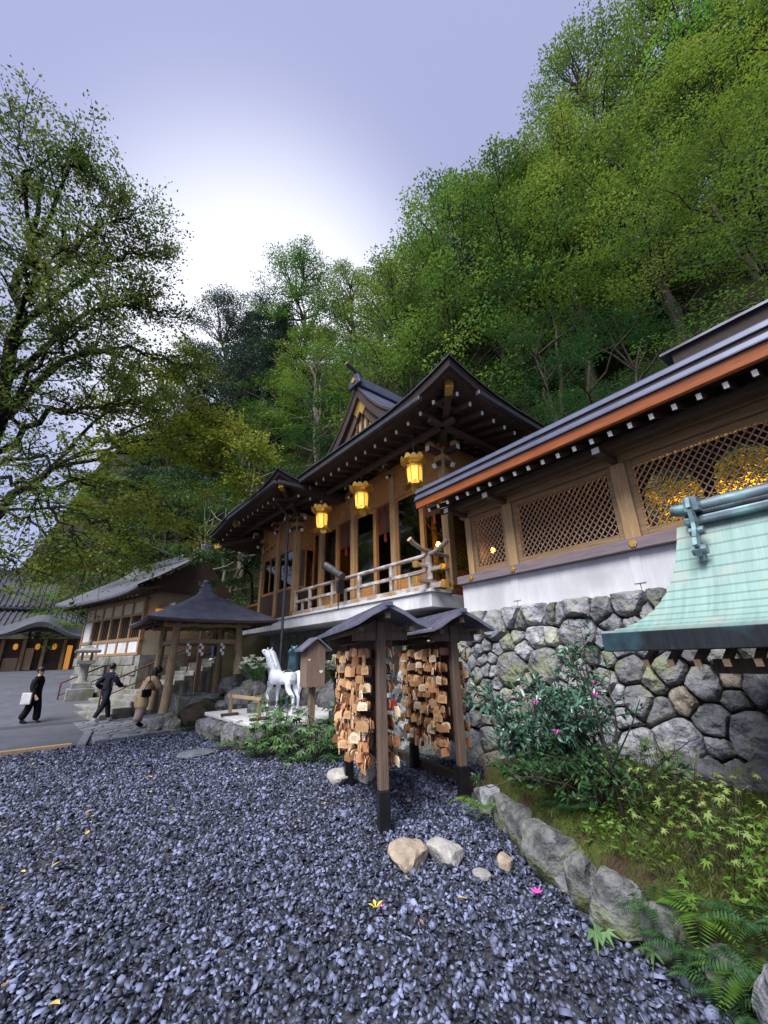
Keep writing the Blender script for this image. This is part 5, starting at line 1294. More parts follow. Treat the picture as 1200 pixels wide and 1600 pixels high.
# ================================================================== wash pavilion
def log(m, a, b, r0, r1, seed):
    rs_ = np.random.RandomState(seed); a = np.array(a,float); b = np.array(b,float)
    pts = [a+(b-a)*i/6+rs_.normal(0,.012,3)*(1 if 0 < i < 6 else 0) for i in range(7)]
    return m.tube(pts, [r0+(r1-r0)*i/6+rs_.normal(0,.005) for i in range(7)], 12)
PV = Thing('wash_pavilion', (3.5,14.4,0), 'open log post pavilion with a grey hipped roof over the water basin', 'pavilion')
pv = lambda m, n, mt, **k: PV.part(m, n, mt, **k)
posts = [(2.62,13.4,.42),(4.42,13.4,1.35),(2.62,15.3,.4),(4.42,15.3,.4)]
for i, (x, y, z) in enumerate(posts):
    pv(log(MB(), (x-.06*(1 if x < 3 else -1),y-.03,z), (x,y,2.95), .125, .095, i), 'log_post', 'wood_log', smooth=True)
for (a, b) in ((0,1),(2,3),(0,2),(1,3)):
    A_, B_ = posts[a], posts[b]; d = (Vector(B_[:2])-Vector(A_[:2])).normalized()*.35
    pv(log(MB(), (A_[0]-d.x,A_[1]-d.y,2.78 if a+b in (1,5) else 2.88), (B_[0]+d.x,B_[1]+d.y,2.78 if a+b in (1,5) else 2.88), .075, .07, a*3+b), 'tie_beam', 'wood_log', smooth=True)
    pv(MB().bar((A_[0],A_[1],2.3),(B_[0],B_[1],2.3),.05,.12), 'lower_rail', 'wood_log', bevel=.008)
def pring(hw, z, lift, n=8):
    P = []
    for a, b in (((-1,-1),(-1,1)),((-1,1),(1,1)),((1,1),(1,-1)),((1,-1),(-1,-1))):
        for k in range(n):
            t = k/n; d = min(t,1-t); P.append((3.54+hw*(a[0]+(b[0]-a[0])*t), 14.45+hw*(a[1]+(b[1]-a[1])*t), z+lift*max(0,1-d/.35)**2))
    return P
pv(MB().loft([pring(.5,3.2,0), pring(1.76,2.78,.05), pring(1.82,2.80,.05), pring(1.83,2.86,.05)]), 'roof_underside', 'wood_dark', fix=False)
pv(MB().loft([pring(1.84,2.862,.05), pring(1.84,2.89,.05), pring(1.25,3.2,.02), pring(.7,3.53,0), pring(.22,3.85,0), pring(.16,3.95,0)]), 'roof', 'roof_metal2', smooth=True, fix=False)
fin = MB().box((3.54,14.45,3.98),(.36,.36,.1)).box((3.54,14.45,4.1),(.24,.24,.16)).lathe([(.1,4.18),(.13,4.22),(.09,4.3),(.0,4.33)],(3.54,14.45,0),12)
pv(fin, 'finial', 'roof_metal2', bevel=.015)
for s in range(4):
    for k in range(-6,7):
        u = k*.27
        a = [(3.54+u,14.45-1.7),(3.54+1.7,14.45+u),(3.54+u,14.45+1.7),(3.54-1.7,14.45+u)][s]; b = [(3.54+u*.5,14.45-.6),(3.54+.6,14.45+u*.5),(3.54+u*.5,14.45+.6),(3.54-.6,14.45+u*.5)][s]
        pv(MB().bar((*a,2.775),(*b,3.1),.055,.055), 'rafter', 'wood_dark_v')
for i, (x, y, z, sx) in enumerate(((2.58,13.35,.2,.62),(2.75,13.1,.08,.4))):
    o = link('boulder', rock_mesh(90+i, sx, sx, .5), 'stone_dark', None, (x,y,z)); tag(o, ['round boulder under the front log post of the wash pavilion','small stone leaning on the boulder under the log post'][i], 'rock')
t = empty('water_basin', (3.5,14.3,0), 0, 'dark stone water basin inside the wash pavilion', 'basin')
m = MB(); m.loft([[(x,y,0) for x,y in ((-.5,-.7),(.5,-.7),(.5,.7),(-.5,.7))],[(x,y,.8) for x,y in ((-.55,-.8),(.55,-.8),(.55,.8),(-.55,.8))],[(x,y,.8) for x,y in ((-.42,-.66),(.42,-.66),(.42,.66),(-.42,.66))],[(x,y,.5) for x,y in ((-.38,-.6),(.38,-.6),(.38,.6),(-.38,.6))]]); m.f.append((12,13,14,15)); m.build('basin','stone_dark',t)
MB().bb(-.4,.4,-.62,.62,.7,.72).build('water','black_metal',t)
for i, x in enumerate((3.0,3.35,3.95)):     # paper streamers on the tie beam
    m = MB(); z = 2.22
    for k in range(4): m.box((x+(.03 if k % 2 else -.03),13.38,z-k*.09),(.07,.004,.1))
    tag(m.build('paper_streamer','white_paint'), 'white zigzag paper streamer hanging from the pavilion rail', 'streamer', 'paper streamers of the pavilion')
# row of small orange lanterns behind the pavilion
for i in range(5):
    x, y, z = 4.6+i*.42, 17.6+i*.1, 3.25
    t = empty('paper_lantern', (x,y,z), 0, 'small glowing orange paper lantern hanging under the stair gate', 'lantern', 'orange lanterns above the stair')
    MB().lathe([(.05,-.16),(.12,-.1),(.13,0),(.12,.1),(.05,.16)], n=12).build('shade','lamp_warm',t,smooth=True); MB().tube([(0,0,.16),(0,0,.45)],.01,5).build('cord','black_metal',t)
t = empty('lantern_gate', (4.4,17.7,1.0), 0, 'dark timber beam and posts carrying orange lanterns over the stair', 'gate')
for x in (0,2.3): MB().bb(x-.08,x+.08,-.08+x*.22,.08+x*.22,-.6,2.95).build('post','wood_dark_v',t)
MB().bar((-.3,-.05,2.8),(2.6,.62,2.8),.1,.16).build('beam','wood_dark_v',t)

# ================================================================== stone staircase with red handrails
ws, as_ = Vector((-.29,.957,0)), Vector((.957,.29,0))
S0 = Vector((1.35,17.2,0))
st = Thing('stone_staircase', tuple(S0), 'stone staircase climbing between the pavilion and the white walled house', 'staircase', local=True)
WID = 4.6
for k in range(14):
    z0 = -.2; z1 = .15*(k+1)+.06; a = as_*(.36*k+.25*(k > 1))
    e0 = 0.0 if k > 1 else -.2
    m = MB()
    for q in range(3):
        w0, w1 = WID*(q/3)+.01+(e0 if q == 0 else 0), WID*((q+1)/3)-.01
        P = [a+ws*w0, a+ws*w1, a+as_*.62+ws*w1, a+as_*.62+ws*w0]; m = MB()
        m.prism([(p.x,p.y) for p in P], z0, z1, 2); st.part(m, 'step_stone', 'step_stone', bevel=.025)
def rail(name, off, label, k0=.2, k1=4.6):
    t = empty(name, tuple(S0+ws*off), 0, label, 'handrail')
    def P(s, h): q = as_*s; return Vector((q.x, q.y, .15/.36*s+.1+h))
    MB().tube([P(k0,.9),P((k0+k1)/2,.9),P(k1,.9)], .03, 8).build('top_rail','red_paint',t,smooth=True)
    MB().tube([P(k0,.45),P(k1,.45)], .02, 6).build('mid_rail','red_paint',t,smooth=True)
    s = k0
    while s <= k1: MB().tube([P(s,-.05),P(s,.9)], .026, 8).build('baluster','red_paint',t,smooth=True); s += (k1-k0)/3
rail('stair_handrail', .5, 'dark red metal handrail on the pavilion side of the stone stairs')
rail('stair_handrail', 4.3, 'dark red metal handrail beside the stone lantern')
# stone lantern on its pedestal
t = empty('stone_lantern', (0.95,21.3,0.42), 0, 'weathered stone lantern beside the staircase in front of the white house', 'lantern')
m = MB().box((0,0,.2),(.9,.9,.5)).box((0,0,.55),(.66,.66,.22)); m.build('base','step_stone',t,bevel=.03)
MB().lathe([(.24,.65),(.16,.75),(.15,1.25),(.22,1.35)], n=12).build('shaft','step_stone',t,smooth=True)
m = MB().box((0,0,1.42),(.6,.6,.12))
for sx in (-1,1):
    for sy in (-1,1): m.box((sx*.16,sy*.16,1.62),(.08,.08,.3))
m.build('fire_box','step_stone',t,bevel=.015)
m = MB(); m.loft([[(a*.42,b*.42,1.78) for a,b in ((-1,-1),(1,-1),(1,1),(-1,1))],[(a*.44,b*.44,1.86) for a,b in ((-1,-1),(1,-1),(1,1),(-1,1))],[(a*.2,b*.2,1.98) for a,b in ((-1,-1),(1,-1),(1,1),(-1,1))],[(a*.08,b*.08,2.06) for a,b in ((-1,-1),(1,-1),(1,1),(-1,1))]]); m.f += [(0,3,2,1),(12,13,14,15)]; m.build('cap','step_stone',t)
MB().lathe([(.06,2.06),(.1,2.14),(.07,2.22),(.01,2.3)], n=10).build('jewel','step_stone',t,smooth=True)

# ================================================================== white walled house
HW = Thing('white_walled_house', (2.5,19.6,1.0), 'white and cream walled timber house with grey roof on a stone base', 'house', local=True)
wd_ = Vector((-.30,.954,0)); nd = Vector((-.954,-.30,0))      # along wall (away), outward
def hwp(u, n_, z): q = wd_*u+nd*n_; return Vector((q.x,q.y,z-1.0))
def hbox(m, u0, u1, n0, n1, z0, z1):
    P = [hwp(u0,n0,0),hwp(u1,n0,0),hwp(u1,n1,0),hwp(u0,n1,0)]; return m.prism([(p.x,p.y) for p in P], z0-1, z1-1, 2)
hw = lambda m, n, mt, **k: HW.part(m, n, mt, **k)
LW = 5.7
hw(hbox(MB(),-.3,LW+.1,-4,.02,-.6,2.05), 'stone_base', 'step_stone')
hw(hbox(MB(),-.05,LW+.02,-4,-.12,2.05,4.6), 'core_wall', 'wall_cream')
rr = random.Random(5)
for i in range(4):                     # base stones
    for k in range(11):
        u = k*.54-.2+(.27 if i % 2 else 0); hw(hbox(MB(),u+.012,u+.53,-.02,.06+rr.uniform(0,.04),.55+i*.375,.915+i*.375), 'base_stone', 'step_stone', bevel=.03)
hw(hbox(MB(),-.1,LW+.1,-.1,.05,2.06,2.16), 'sill', 'wood_beam')
hw(hbox(MB(),-.1,LW+.1,-.1,.04,2.62,2.74), 'mid_rail', 'wood_beam')
hw(hbox(MB(),-.1,LW+.1,-.1,.04,3.62,3.72), 'window_head', 'wood_beam')
hw(hbox(MB(),-.1,LW+.1,-.1,.06,4.18,4.32), 'top_plate', 'wood_beam')
for i in range(7):
    u = LW*i/6; hw(hbox(MB(),u-.06,u+.06,-.1,.045,2.162,4.178), 'post', 'wood_beam')
    if i == 6: break
    u0, u1 = u+.062, LW*(i+1)/6-.062
    hw(hbox(MB(),u0,u1,-.1,0,2.162,2.618), 'white_panel', 'plaster')
    hw(hbox(MB(),u0,u1,-.1,0,3.722,4.178), 'cream_panel', 'wall_cream')
    if i == 5: hw(hbox(MB(),u0,u1,-.1,0,2.742,3.618), 'white_panel', 'plaster')
    else:
        wi = hw(hbox(MB(),u0,u1,-.1,-.06,2.742,3.618), 'window', 'interior')
        for q in range(5): HW.sub(hbox(MB(),u0+(u1-u0)*(q+.5)/5-.02,u0+(u1-u0)*(q+.5)/5+.02,-.055,-.01,2.744,3.616), 'slat', 'wood_dark_v', wi)
# roof: gable running along the wall
def hroof(n_, z, u0, u1, k=12): return [hwp(u0+(u1-u0)*i/k, n_, z+.22*(abs(i/k-.5)*2)**4) for i in range(k+1)]
m = MB(); m.loft([hroof(1.0,4.22,-1.4,LW+1.2), hroof(1.05,4.26,-1.4,LW+1.2), hroof(1.05,4.36,-1.4,LW+1.2), hroof(.2,4.85,-1.3,LW+1.1), hroof(-1.2,5.75,-.9,LW+.4), hroof(-1.9,6.35,-.6,LW)], False)
hw(m, 'roof_slope', 'roof_grey', fix=False)
m = MB(); m.loft([hroof(1.0,4.22,-1.4,LW+1.2), hroof(-.1,4.5,-1.3,LW+1.1)], False); hw(m, 'soffit', 'wood_dark', fix=False)
hw(hbox(MB(),-.7,LW+.1,-2.15,-1.8,6.3,6.62), 'ridge', 'tile', bevel=.03)
for u in (-.7,LW+.1): hw(hbox(MB(),u-.15,u+.15,-2.2,-1.75,6.4,6.85), 'ridge_end_tile', 'tile', bevel=.05)
m = MB(); m.add([hwp(-.62,-1.95,6.3),hwp(-.62,.6,4.5),hwp(-.62,-3.8,4.5)],[(0,1,2)]); hw(m, 'gable_wall', 'wood_dark', fix=False)
k = 0
for i in range(24):
    u = -1.2+i*.34; hw(MB().bar(hwp(u,.95,4.2),hwp(u,-.1,4.46),.05,.07), 'rafter', 'wood_dark_v')
# side lean-to with orange lantern glow at near end
hw(hbox(MB(),-1.6,-.3,-3,-.4,3.9,4.0), 'porch_roof', 'roof_metal2')
hw(hbox(MB(),-.4,-.31,-2.2,-.3,3.2,3.85), 'lit_window', 'lamp_house')

# ================================================================== dark roofed house at the far left
BL = Thing('dark_roofed_house', (-1,30,1.0), 'dark timber house with a curved porch gable at the end of the lane', 'house', local=True)
bl = lambda m, n, mt, **k: BL.part(m, n, mt, **k)
bl(MB().bb(-5,1.9,1.2,1.3,-.5,2.2), 'wall', 'wood_dark_v')
for i, x in enumerate((-2.4,-1.5,-.6,.3,1.2,1.85)): bl(MB().bb(x-.08,x+.08,.9,1.05,-.3,2.15), 'post', 'wood_beam')
bl(MB().bb(-.5,.22,1.15,1.19,.0,2.0), 'open_doorway', 'interior')
bl(MB().bb(-.48,-.12,1.02,1.06,.55,1.7), 'door_banner', 'pine_plank')
bl(MB().bb(1.35,1.6,1.12,1.19,.3,1.85), 'lit_doorway', 'lamp_house')
for x_ in (-.95,.0,.75): bl(MB().lathe([(.04,1.62),(.1,1.68),(.11,1.78),(.1,1.88),(.04,1.94)],(x_,1.0,0),10), 'porch_lantern', 'lamp_house')
bl(MB().bb(-1.35,-.72,1.1,1.19,.1,1.2), 'shop_counter', 'pine_plank')
for i in range(7): bl(MB().bb(.42+i*.1,.47+i*.1,.95,1.0,-.2,.9), 'fence_slat', 'wood_dark_v')
m = MB(); N2_ = 20; up_, lo_ = [], []
for k in range(N2_+1):
    t = k/N2_; x = -3.4+t*5.6; q = (x+.05)/1.5; bump = .85*math.exp(-q*q*1.6) ; up_.append((x, 2.2+bump))
def row(y, dz, f=1.0): return [(x, y, z if False else 2.2+(z-2.2)*f+dz) for x, z in up_]
bl(MB().loft([row(-.1,-.12,.85), row(-.15,0), row(-.12,.07), row(1.3,.6,.9)], False), 'porch_roof', 'roof_grey', fix=False)
bl(MB().loft([row(-.05,-.1,.85), row(1.2,.05,.5)], False), 'porch_soffit', 'wood_dark', fix=False)
def tile_roof(y0, z0, y1, z1, x0, x1, name='tile_roof'):
    ro = bl(MB().add([(x0,y0,z0),(x1,y0,z0),(x1,y1,z1),(x0,y1,z1)],[(0,1,2,3)]).add([(x0,y0,z0-.12),(x1,y0,z0-.12),(x1,y0,z0-.005),(x0,y0,z0-.005)],[(0,1,2,3)]), name, 'tile', fix=False)
    x = x0
    while x <= x1: BL.sub(MB().tube([(x,y0-.02,z0+.03),(x,y1,z1+.03)],.06,6), 'roll_tile', 'tile', ro); x += .27
tile_roof(1.0,2.7,4.0,4.0,-5,2.0)
tile_roof(3.6,4.2,7,6.6,-7,.2,'upper_tile_roof')
bl(MB().bb(-6.5,-.2,4.2,4.3,3.4,4.3), 'upper_wall', 'wall_cream')
bl(MB().bb(-7,.2,6.9,7.2,6.6,6.95), 'ridge', 'tile')

# ================================================================== people
def person(name, loc, rz, label, H, J, clothes, hair, hairmat='hair', extra=None, face=0.0):
    t = empty(name, loc, rz, label, 'person')
    names = list(J); idx = {n_: i for i, n_ in enumerate(names)}
    V = [J[n_][:3] for n_ in names]; Rd = [J[n_][3] for n_ in names]
    chains = [('pelvis','waist','chest','neck','head0','head1'),('pelvis','hipL','kneeL','ankL','toeL'),('pelvis','hipR','kneeR','ankR','toeR'),('chest','shL','elL','wrL','palmL'),('chest','shR','elR','wrR','palmR')]
    ed = [(idx[a],idx[b]) for c in chains for a, b in zip(c[:-1],c[1:])]
    # five fingers on each hand
    for s in 'LR':
        p = Vector(J['palm'+s][:3]); d = (p-Vector(J['wr'+s][:3])).normalized(); sd_ = d.cross(Vector((0,1,0)));
        sd_ = sd_.normalized() if sd_.length > .1 else Vector((1,0,0))
        for k in range(5):
            o_ = (k-2)*.017; L = (.05,.065,.07,.065,.05)[k]
            V.append(tuple(p+sd_*o_+d*.03)); Rd.append(.011); ed.append((idx['palm'+s],len(V)-1))
            V.append(tuple(p+sd_*o_*1.3+d*(.03+L)+Vector((.015,0,0)))); Rd.append(.008); ed.append((len(V)-2,len(V)-1))
    skin_obj('body', V, ed, Rd, 'skin', t, idx['pelvis'], 1)
    for nm_, mt, ch, grow_, over in clothes:
        nn = []; 
        for c in ch:
            for q in c:
                if q not in nn: nn.append(q)
        ii = {q: i for i, q in enumerate(nn)}
        skin_obj(nm_, [J[q][:3] for q in nn], [(ii[a],ii[b]) for c in ch for a, b in zip(c[:-1],c[1:])], [over.get(q, tuple(np.array(J[q][3])+grow_) if hasattr(J[q][3],'__len__') else J[q][3]+grow_) for q in nn], mt, t, 0, 2)
    h0, h1 = Vector(J['head0'][:3]), Vector(J['head1'][:3]); c = h0.lerp(h1,.55); upv = (h1-h0).normalized()
    # face: eyes, nose, mouth, ears
    fwd = Vector((1,0,0)); fwd = (fwd-upv*fwd.dot(upv)).normalized(); sdv = upv.cross(fwd)
    fm = MB(); fm.bar(c+fwd*.085+upv*.0, c+fwd*.115-upv*.03, .02, .025); fm.build('nose','skin',t)
    for s in (-1,1):
        e = c+fwd*.092+sdv*s*.033+upv*.012; MB().box(e,(.014,.022,.01)).build('eye','hair',t)
        MB().box(c+sdv*s*.085-upv*.005,(.03,.015,.05)).build('ear','skin',t)
    MB().box(c+fwd*.088-upv*.055,(.012,.04,.01)).build('mouth','red_paint',t)
    hm = rock_mesh(3, .155+hair*.6, .15+hair*.6, .16+hair*.5, 3, .1, .05); link('hair', hm, hairmat, t, tuple(c-fwd*.03+upv*.035))
    if extra: extra(t, J, c, upv, fwd)
    return t
def std_joints(step=.0, lean=0.0, arm=.1, bend=0.0, H=1.68):
    k = H/1.7; J = {}
    px = 0; J['pelvis'] = (0,0,.93*k,(.13,.15)); J['waist'] = (lean*.3,0,1.08*k,(.12,.105)); J['chest'] = (lean*.8,0,1.32*k,(.155,.115)); J['neck'] = (lean*1.1,0,1.45*k,.055)
    J['head0'] = (lean*1.25+.01,0,1.53*k,.078); J['head1'] = (lean*1.4+.015,0,1.64*k,.085)
    for s, n_ in ((1,'L'),(-1,'R')):
        f = step*s
        J['hip'+n_] = (0,.09*s,.86*k,.1); J['knee'+n_] = (f*.55+.04,.095*s,.48*k,.066); J['ank'+n_] = (f+(-.06 if f < 0 else 0),.1*s,.1*k+(.06 if f < 0 else 0),.045); J['toe'+n_] = (f+.15,.11*s,.035+(.02 if f < 0 else 0),.04)
        J['sh'+n_] = (lean*.8,.185*s,1.36*k,.062); J['el'+n_] = (lean*.8-f*.4-.03,.24*s,1.1*k,.048); J['wr'+n_] = (lean*.8-f*.7+arm,.22*s,.88*k,.034); J['palm'+n_] = (lean*.8-f*.75+arm+.02,.215*s,.82*k,.04)
    return J
TOP = [('waist','chest','neck'),('chest','shL','elL','wrL'),('chest','shR','elR','wrR'),('waist','pelvis')]
LEG = [('waist','pelvis','hipL','kneeL','ankL'),('pelvis','hipR','kneeR','ankR')]
SHO = [('ankL','toeL')]; SHO2 = [('ankR','toeR')]
# woman in black, walking to the right
J = std_joints(.14, .02, .06, H=1.68)
def bagx(t, J, c, u, f):
    MB().box((-.02,-.29,.78),(.3,.06,.34)).build('tote_bag','bag_white',t,bevel=.02)
    link('hair_bun', rock_mesh(4,.1,.1,.1,2,.1,.05), 'hair', t, tuple(c-f*.12+u*.03))
person('person', (-.35,18.0,.0), R(-35), 'person in a loose black outfit carrying a pale bag on the lane', 1.68, J,
       [('long_top','cloth_black',TOP,.03,{'neck':.07,'pelvis':(.17,.18),'wrL':.06,'wrR':.06}),('trousers','cloth_black',LEG,.035,{'ankL':.11,'ankR':.11}),('shoe','cloth_black',SHO,.012,{}),('shoe','cloth_black',SHO2,.012,{})], .06, extra=bagx)
# man in navy striding towards the stairs
J = std_joints(.3, .05, .12, H=1.72)
J['elL'] = (-.18,.27,1.12,.048); J['wrL'] = (.08,.3,.98,.034); J['palmL'] = (.15,.3,.97,.04); J['elR'] = (.12,-.27,1.12,.048); J['wrR'] = (.33,-.24,1.02,.034); J['palmR'] = (.4,-.23,1.02,.04)
person('person', (1.45,16.6,.02), R(35), 'person in a dark navy jacket striding to the stone stairs', 1.72, J,
       [('jacket','cloth_navy',TOP,.035,{'neck':.075,'pelvis':(.17,.18)}),('trousers','cloth_navy',LEG,.02,{}),('shoe','shoe_white',SHO,.016,{}),('shoe','shoe_white',SHO2,.016,{})], .04)
# woman in beige coat bending to the basin
J = std_joints(.05, .0, .1, H=1.62)
J['waist'] = (.06,0,1.02,(.12,.105)); J['chest'] = (.2,0,1.22,(.155,.12)); J['neck'] = (.3,0,1.33,.055); J['head0'] = (.36,0,1.40,.078); J['head1'] = (.43,0,1.49,.085)
for s, n_ in ((1,'L'),(-1,'R')):
    J['sh'+n_] = (.21,.18*s,1.25,.062); J['el'+n_] = (.36,.22*s,1.02,.048); J['wr'+n_] = (.55,.14*s,.98,.034); J['palm'+n_] = (.62,.12*s,.98,.04)
def bag2(t, J, c, u, f):
    MB().box((-.02,-.25,.9),(.26,.09,.2)).build('shoulder_bag','cloth_black',t,bevel=.025)
    MB().tube([(-.1,-.24,1.0),(.05,-.2,1.2),(.2,.05,1.36),(.12,.2,1.15)],.012,6).build('bag_strap','cloth_black',t)
    link('long_hair', rock_mesh(6,.15,.18,.3,3,.1,.08), 'hair', t, tuple(c-f*.07-u*.1))
person('person', (2.12,14.3,.03), R(22), 'person in a beige coat with a black shoulder bag bending to the water basin', 1.62, J,
       [('coat','cloth_beige',[('waist','chest','neck'),('chest','shL','elL','wrL'),('chest','shR','elR','wrR'),('waist','pelvis','hipL','kneeL'),('pelvis','hipR','kneeR')],.045,{'neck':.075,'pelvis':(.19,.2),'kneeL':.15,'kneeR':.15,'hipL':.17,'hipR':.17}),
        ('skirt_trousers','cloth_mauve',LEG,.03,{'kneeL':.115,'kneeR':.115,'ankL':.13,'ankR':.13}),('shoe','cloth_black',SHO,.012,{}),('shoe','cloth_black',SHO2,.012,{})], .07, extra=bag2)
J = std_joints(.03, .0, .03, H=1.65)
person('person', (5.2,18.6,1.75), R(160), 'person in blue jeans standing high on the stairs behind the pavilion', 1.65, J,
       [('jacket','cloth_black',TOP,.035,{'neck':.075}),('jeans','cloth_jeans',LEG,.02,{}),('shoe','shoe_white',SHO,.016,{}),('shoe','shoe_white',SHO2,.016,{})], .04)
# ================================================================== planting bed, rocks and plants at the right
bed_edge = [(4.55,4.05),(4.25,3.55),(3.98,3.15),(3.68,2.62),(3.42,2.25),(3.3,1.8),(3.2,1.4),(3.12,1.0),(3.0,.3),(2.95,-1.0)]
def bed_z(x, y): 
    return .30+.10*max(0,min(1,(x-3.6)/2))+.03*noise.noise(Vector((x*2,y*2,0)))
m = MB(); nb = 14
for (ex, ey) in bed_edge:
    for k in range(nb+1):
        x = ex+.02+(6.1-ex)*k/nb; m.v.append((x-(.06 if k == 0 else 0), ey+.15*(k/nb), -.05 if k == 0 else bed_z(x,ey)))
for j in range(len(bed_edge)-1):
    for k in range(nb):
        a = j*(nb+1)+k; m.f.append((a,a+1,a+nb+2,a+nb+1))
tag(m.build('planting_bed','moss',smooth='all',fix=False), kind='structure')
rk = [(4.32,3.72,.10,.26,.26,.3,'stone'),(4.1,3.36,.11,.24,.3,.34,'stone_moss'),(3.90,3.04,.12,.25,.28,.36,'stone_moss'),(3.50,2.40,.15,.32,.42,.42,'stone_moss'),(3.70,2.74,.12,.26,.32,.36,'stone_moss'),
      (3.36,2.10,.12,.2,.22,.36,'stone_moss'),(3.27,1.80,.13,.28,.34,.36,'stone_moss'),(3.2,1.5,.10,.22,.24,.3,'stone_moss'),(2.93,.82,.16,.34,.36,.5,'stone'),(3.02,.42,.16,.36,.4,.5,'stone_moss'),(4.5,3.98,.06,.2,.24,.2,'stone_moss'),
      (3.45,2.28,.06,.16,.18,.18,'stone'),(3.98,3.2,.04,.16,.16,.14,'stone_moss'),(3.62,2.6,.05,.16,.18,.2,'stone_warm'),(3.12,1.22,.08,.2,.22,.24,'stone_moss'),(3.3,1.62,.05,.15,.16,.2,'stone')]
for i, (x, y, z, sx, sy, sz, mt) in enumerate(rk):
    o = link('edging_rock', rock_mesh(110+i*1.7, sx*.92, sy*.95, sz*.86, 4, .55, .26), mt, None, (x,y,z), (0,0,rng.uniform(-.5,.5)))
    tag(o, {3:'big dark mossy rock at the middle of the bed edging',6:'broad mossy rock in the bed edging beside the fern',8:'large smooth rock at the near end of the bed edging'}.get(i,'grey rock set along the edge of the planting bed'), 'rock', None if i in (3,6,8) else 'rocks edging the planting bed')
# loose stones on the gravel
for i, (x, y, z, s, mt, lab) in enumerate(((2.80,3.42,.06,(.34,.26,.18),'stone_warm2','pale brown boulder lying before the plaque rack post'),(3.07,3.22,.055,(.34,.2,.15),'stone_pale','whitish flat boulder beside the pale brown one'),
        (3.08,2.82,.02,(.13,.11,.06),'stone_pale','small flat pale stone on the gravel'),(3.36,2.8,.04,(.12,.1,.1),'stone_warm2','small tan stone by the bed edging'),(2.55,9.55,.03,(.55,.6,.06),'slab','flat grey slab set in the gravel near the plinth'),(3.62,5.95,.06,(.3,.3,.2),'stone_pale','pale stone by the rear post of the plaque rack'),(3.98,5.75,.06,(.26,.2,.2),'stone_pale','light grey stone behind the plaque rack'))):
    if mt == 'stone_warm2' and mt not in MATS: pmat('stone_warm2', (0.38,0.305,0.225), (0.23,0.185,0.14), scale=5, bump=.8, bscale=12, rough=.88, bdist=.05)
    o = link('loose_stone', rock_mesh(150+i, *s, 4, .75, .2), mt, None, (x,y,z), (0,0,.4+i)); tag(o, lab, 'rock')
MB().bar((5.3,6.8,.06),(4.7,3.75,.06),.1,.12).build('log_edging','wood_dark_v'); tag(bpy.data.objects['log_edging'], 'dark squared timber lying along the foot of the stone wall', 'timber')
# boulders piled at the foot of the wall by the bed
for i, (x, y, z, sx, sy, sz) in enumerate(((5.8,1.2,.42,.5,1.0,.42),(5.75,2.0,.38,.4,.6,.35),(5.7,.3,.42,.5,.8,.4),(5.2,.9,.38,.3,.5,.14))):
    o = link('foot_rock', rock_mesh(170+i, sx, sy, sz, 4, .5, .2), 'stone_dark', None, (x,y,z)); tag(o, 'large boulder lying at the foot of the retaining wall behind the bed', 'rock', 'boulders at the foot of the wall')

def bush(name, loc, label, seed, stems, leafL, leaf, per, bark='bark', cat='shrub', width=.6, flowers=0, droop=.0, lw=.42, nz=.5):
    rs = np.random.RandomState(seed); m = MB(); P, D, N2 = [], [], []; tips = []
    for (ex, ey, ez) in stems:
        base = np.array([rs.normal(0,.05),rs.normal(0,.05),-.05]); e = np.array([ex,ey,ez]); k = 9
        Q = np.array([base+(e-base)*(i/(k-1))+np.array([0,0,.18*math.sin(math.pi*i/(k-1))])+rs.normal(0,.015,3) for i in range(k)])
        m.tube(Q, list(np.linspace(.014,.004,k)), 5, False)
        for b in range(int(7+4*np.linalg.norm(e))):
            j = rs.randint(3,k); o_ = unit((rs.normal(0,1,3)*np.array([1,1,.5])+unit(e[None])[0]*.6)[None])[0]; L = rs.uniform(.12,.34)*width/.6
            tip = Q[j]+o_*L; m.tube([Q[j],(Q[j]+tip)/2+rs.normal(0,.008,3),tip],[.005,.004,.002],4,False); tips.append(tip)
            s = rs.uniform(.15,1.05,per); P.append(Q[j]+(tip-Q[j])*s[:,None]+rs.normal(0,.008,(per,3)))
            D.append(unit(o_*.7+rs.normal(0,.75,(per,3))-np.array([0,0,droop]))); N2.append(unit(rs.normal(0,nz,(per,3))+np.array([0,0,.9])))
    t = empty(name, loc, 0, label, cat)
    me = m.mesh('stems', False); link('stems', me, bark, t)
    P = np.concatenate(P); LL = leafL*rs.uniform(.65,1.25,len(P)); D = np.concatenate(D); N2 = np.concatenate(N2)
    # pointed oval leaves: six-sided
    S = unit(np.cross(D,N2)); n = len(P); Lc = LL[:,None]; W = Lc*lw
    V = np.stack([P, P+D*Lc*.3+S*W*.46, P+D*Lc*.68+S*W*.36, P+D*Lc-N2*Lc*.1, P+D*Lc*.68-S*W*.36, P+D*Lc*.3-S*W*.46],1).reshape(-1,3)
    V2 = V.reshape(n,6,3); V2[:,[1,2,4,5]] += (N2*Lc*.06)[:,None,:]
    F = (np.arange(n)*6)[:,None,None]+np.array([[0,1,2,3],[0,3,4,5]])[None]
    link('leaves', np_mesh('leaves', V2.reshape(-1,3), F.reshape(-1,4)), leaf, t)
    for q in range(flowers):
        c = sorted(tips, key=lambda p_: p_[0]*.75+p_[1]*.5-p_[2]*.35)[3+q*7]; f = MB()
        for w_ in range(7):
            a = w_*2*math.pi/7; f.add([c,(c[0]+math.cos(a-.3)*.03,c[1]+math.sin(a-.3)*.03,c[2]+.03),(c[0]+math.cos(a)*.05,c[1]+math.sin(a)*.05,c[2]+.045),(c[0]+math.cos(a+.3)*.03,c[1]+math.sin(a+.3)*.03,c[2]+.03)],[(0,1,2,3)])
        f.build('blossom','petal_pink',t,fix=False)
    return t
rs = np.random.RandomState(14)
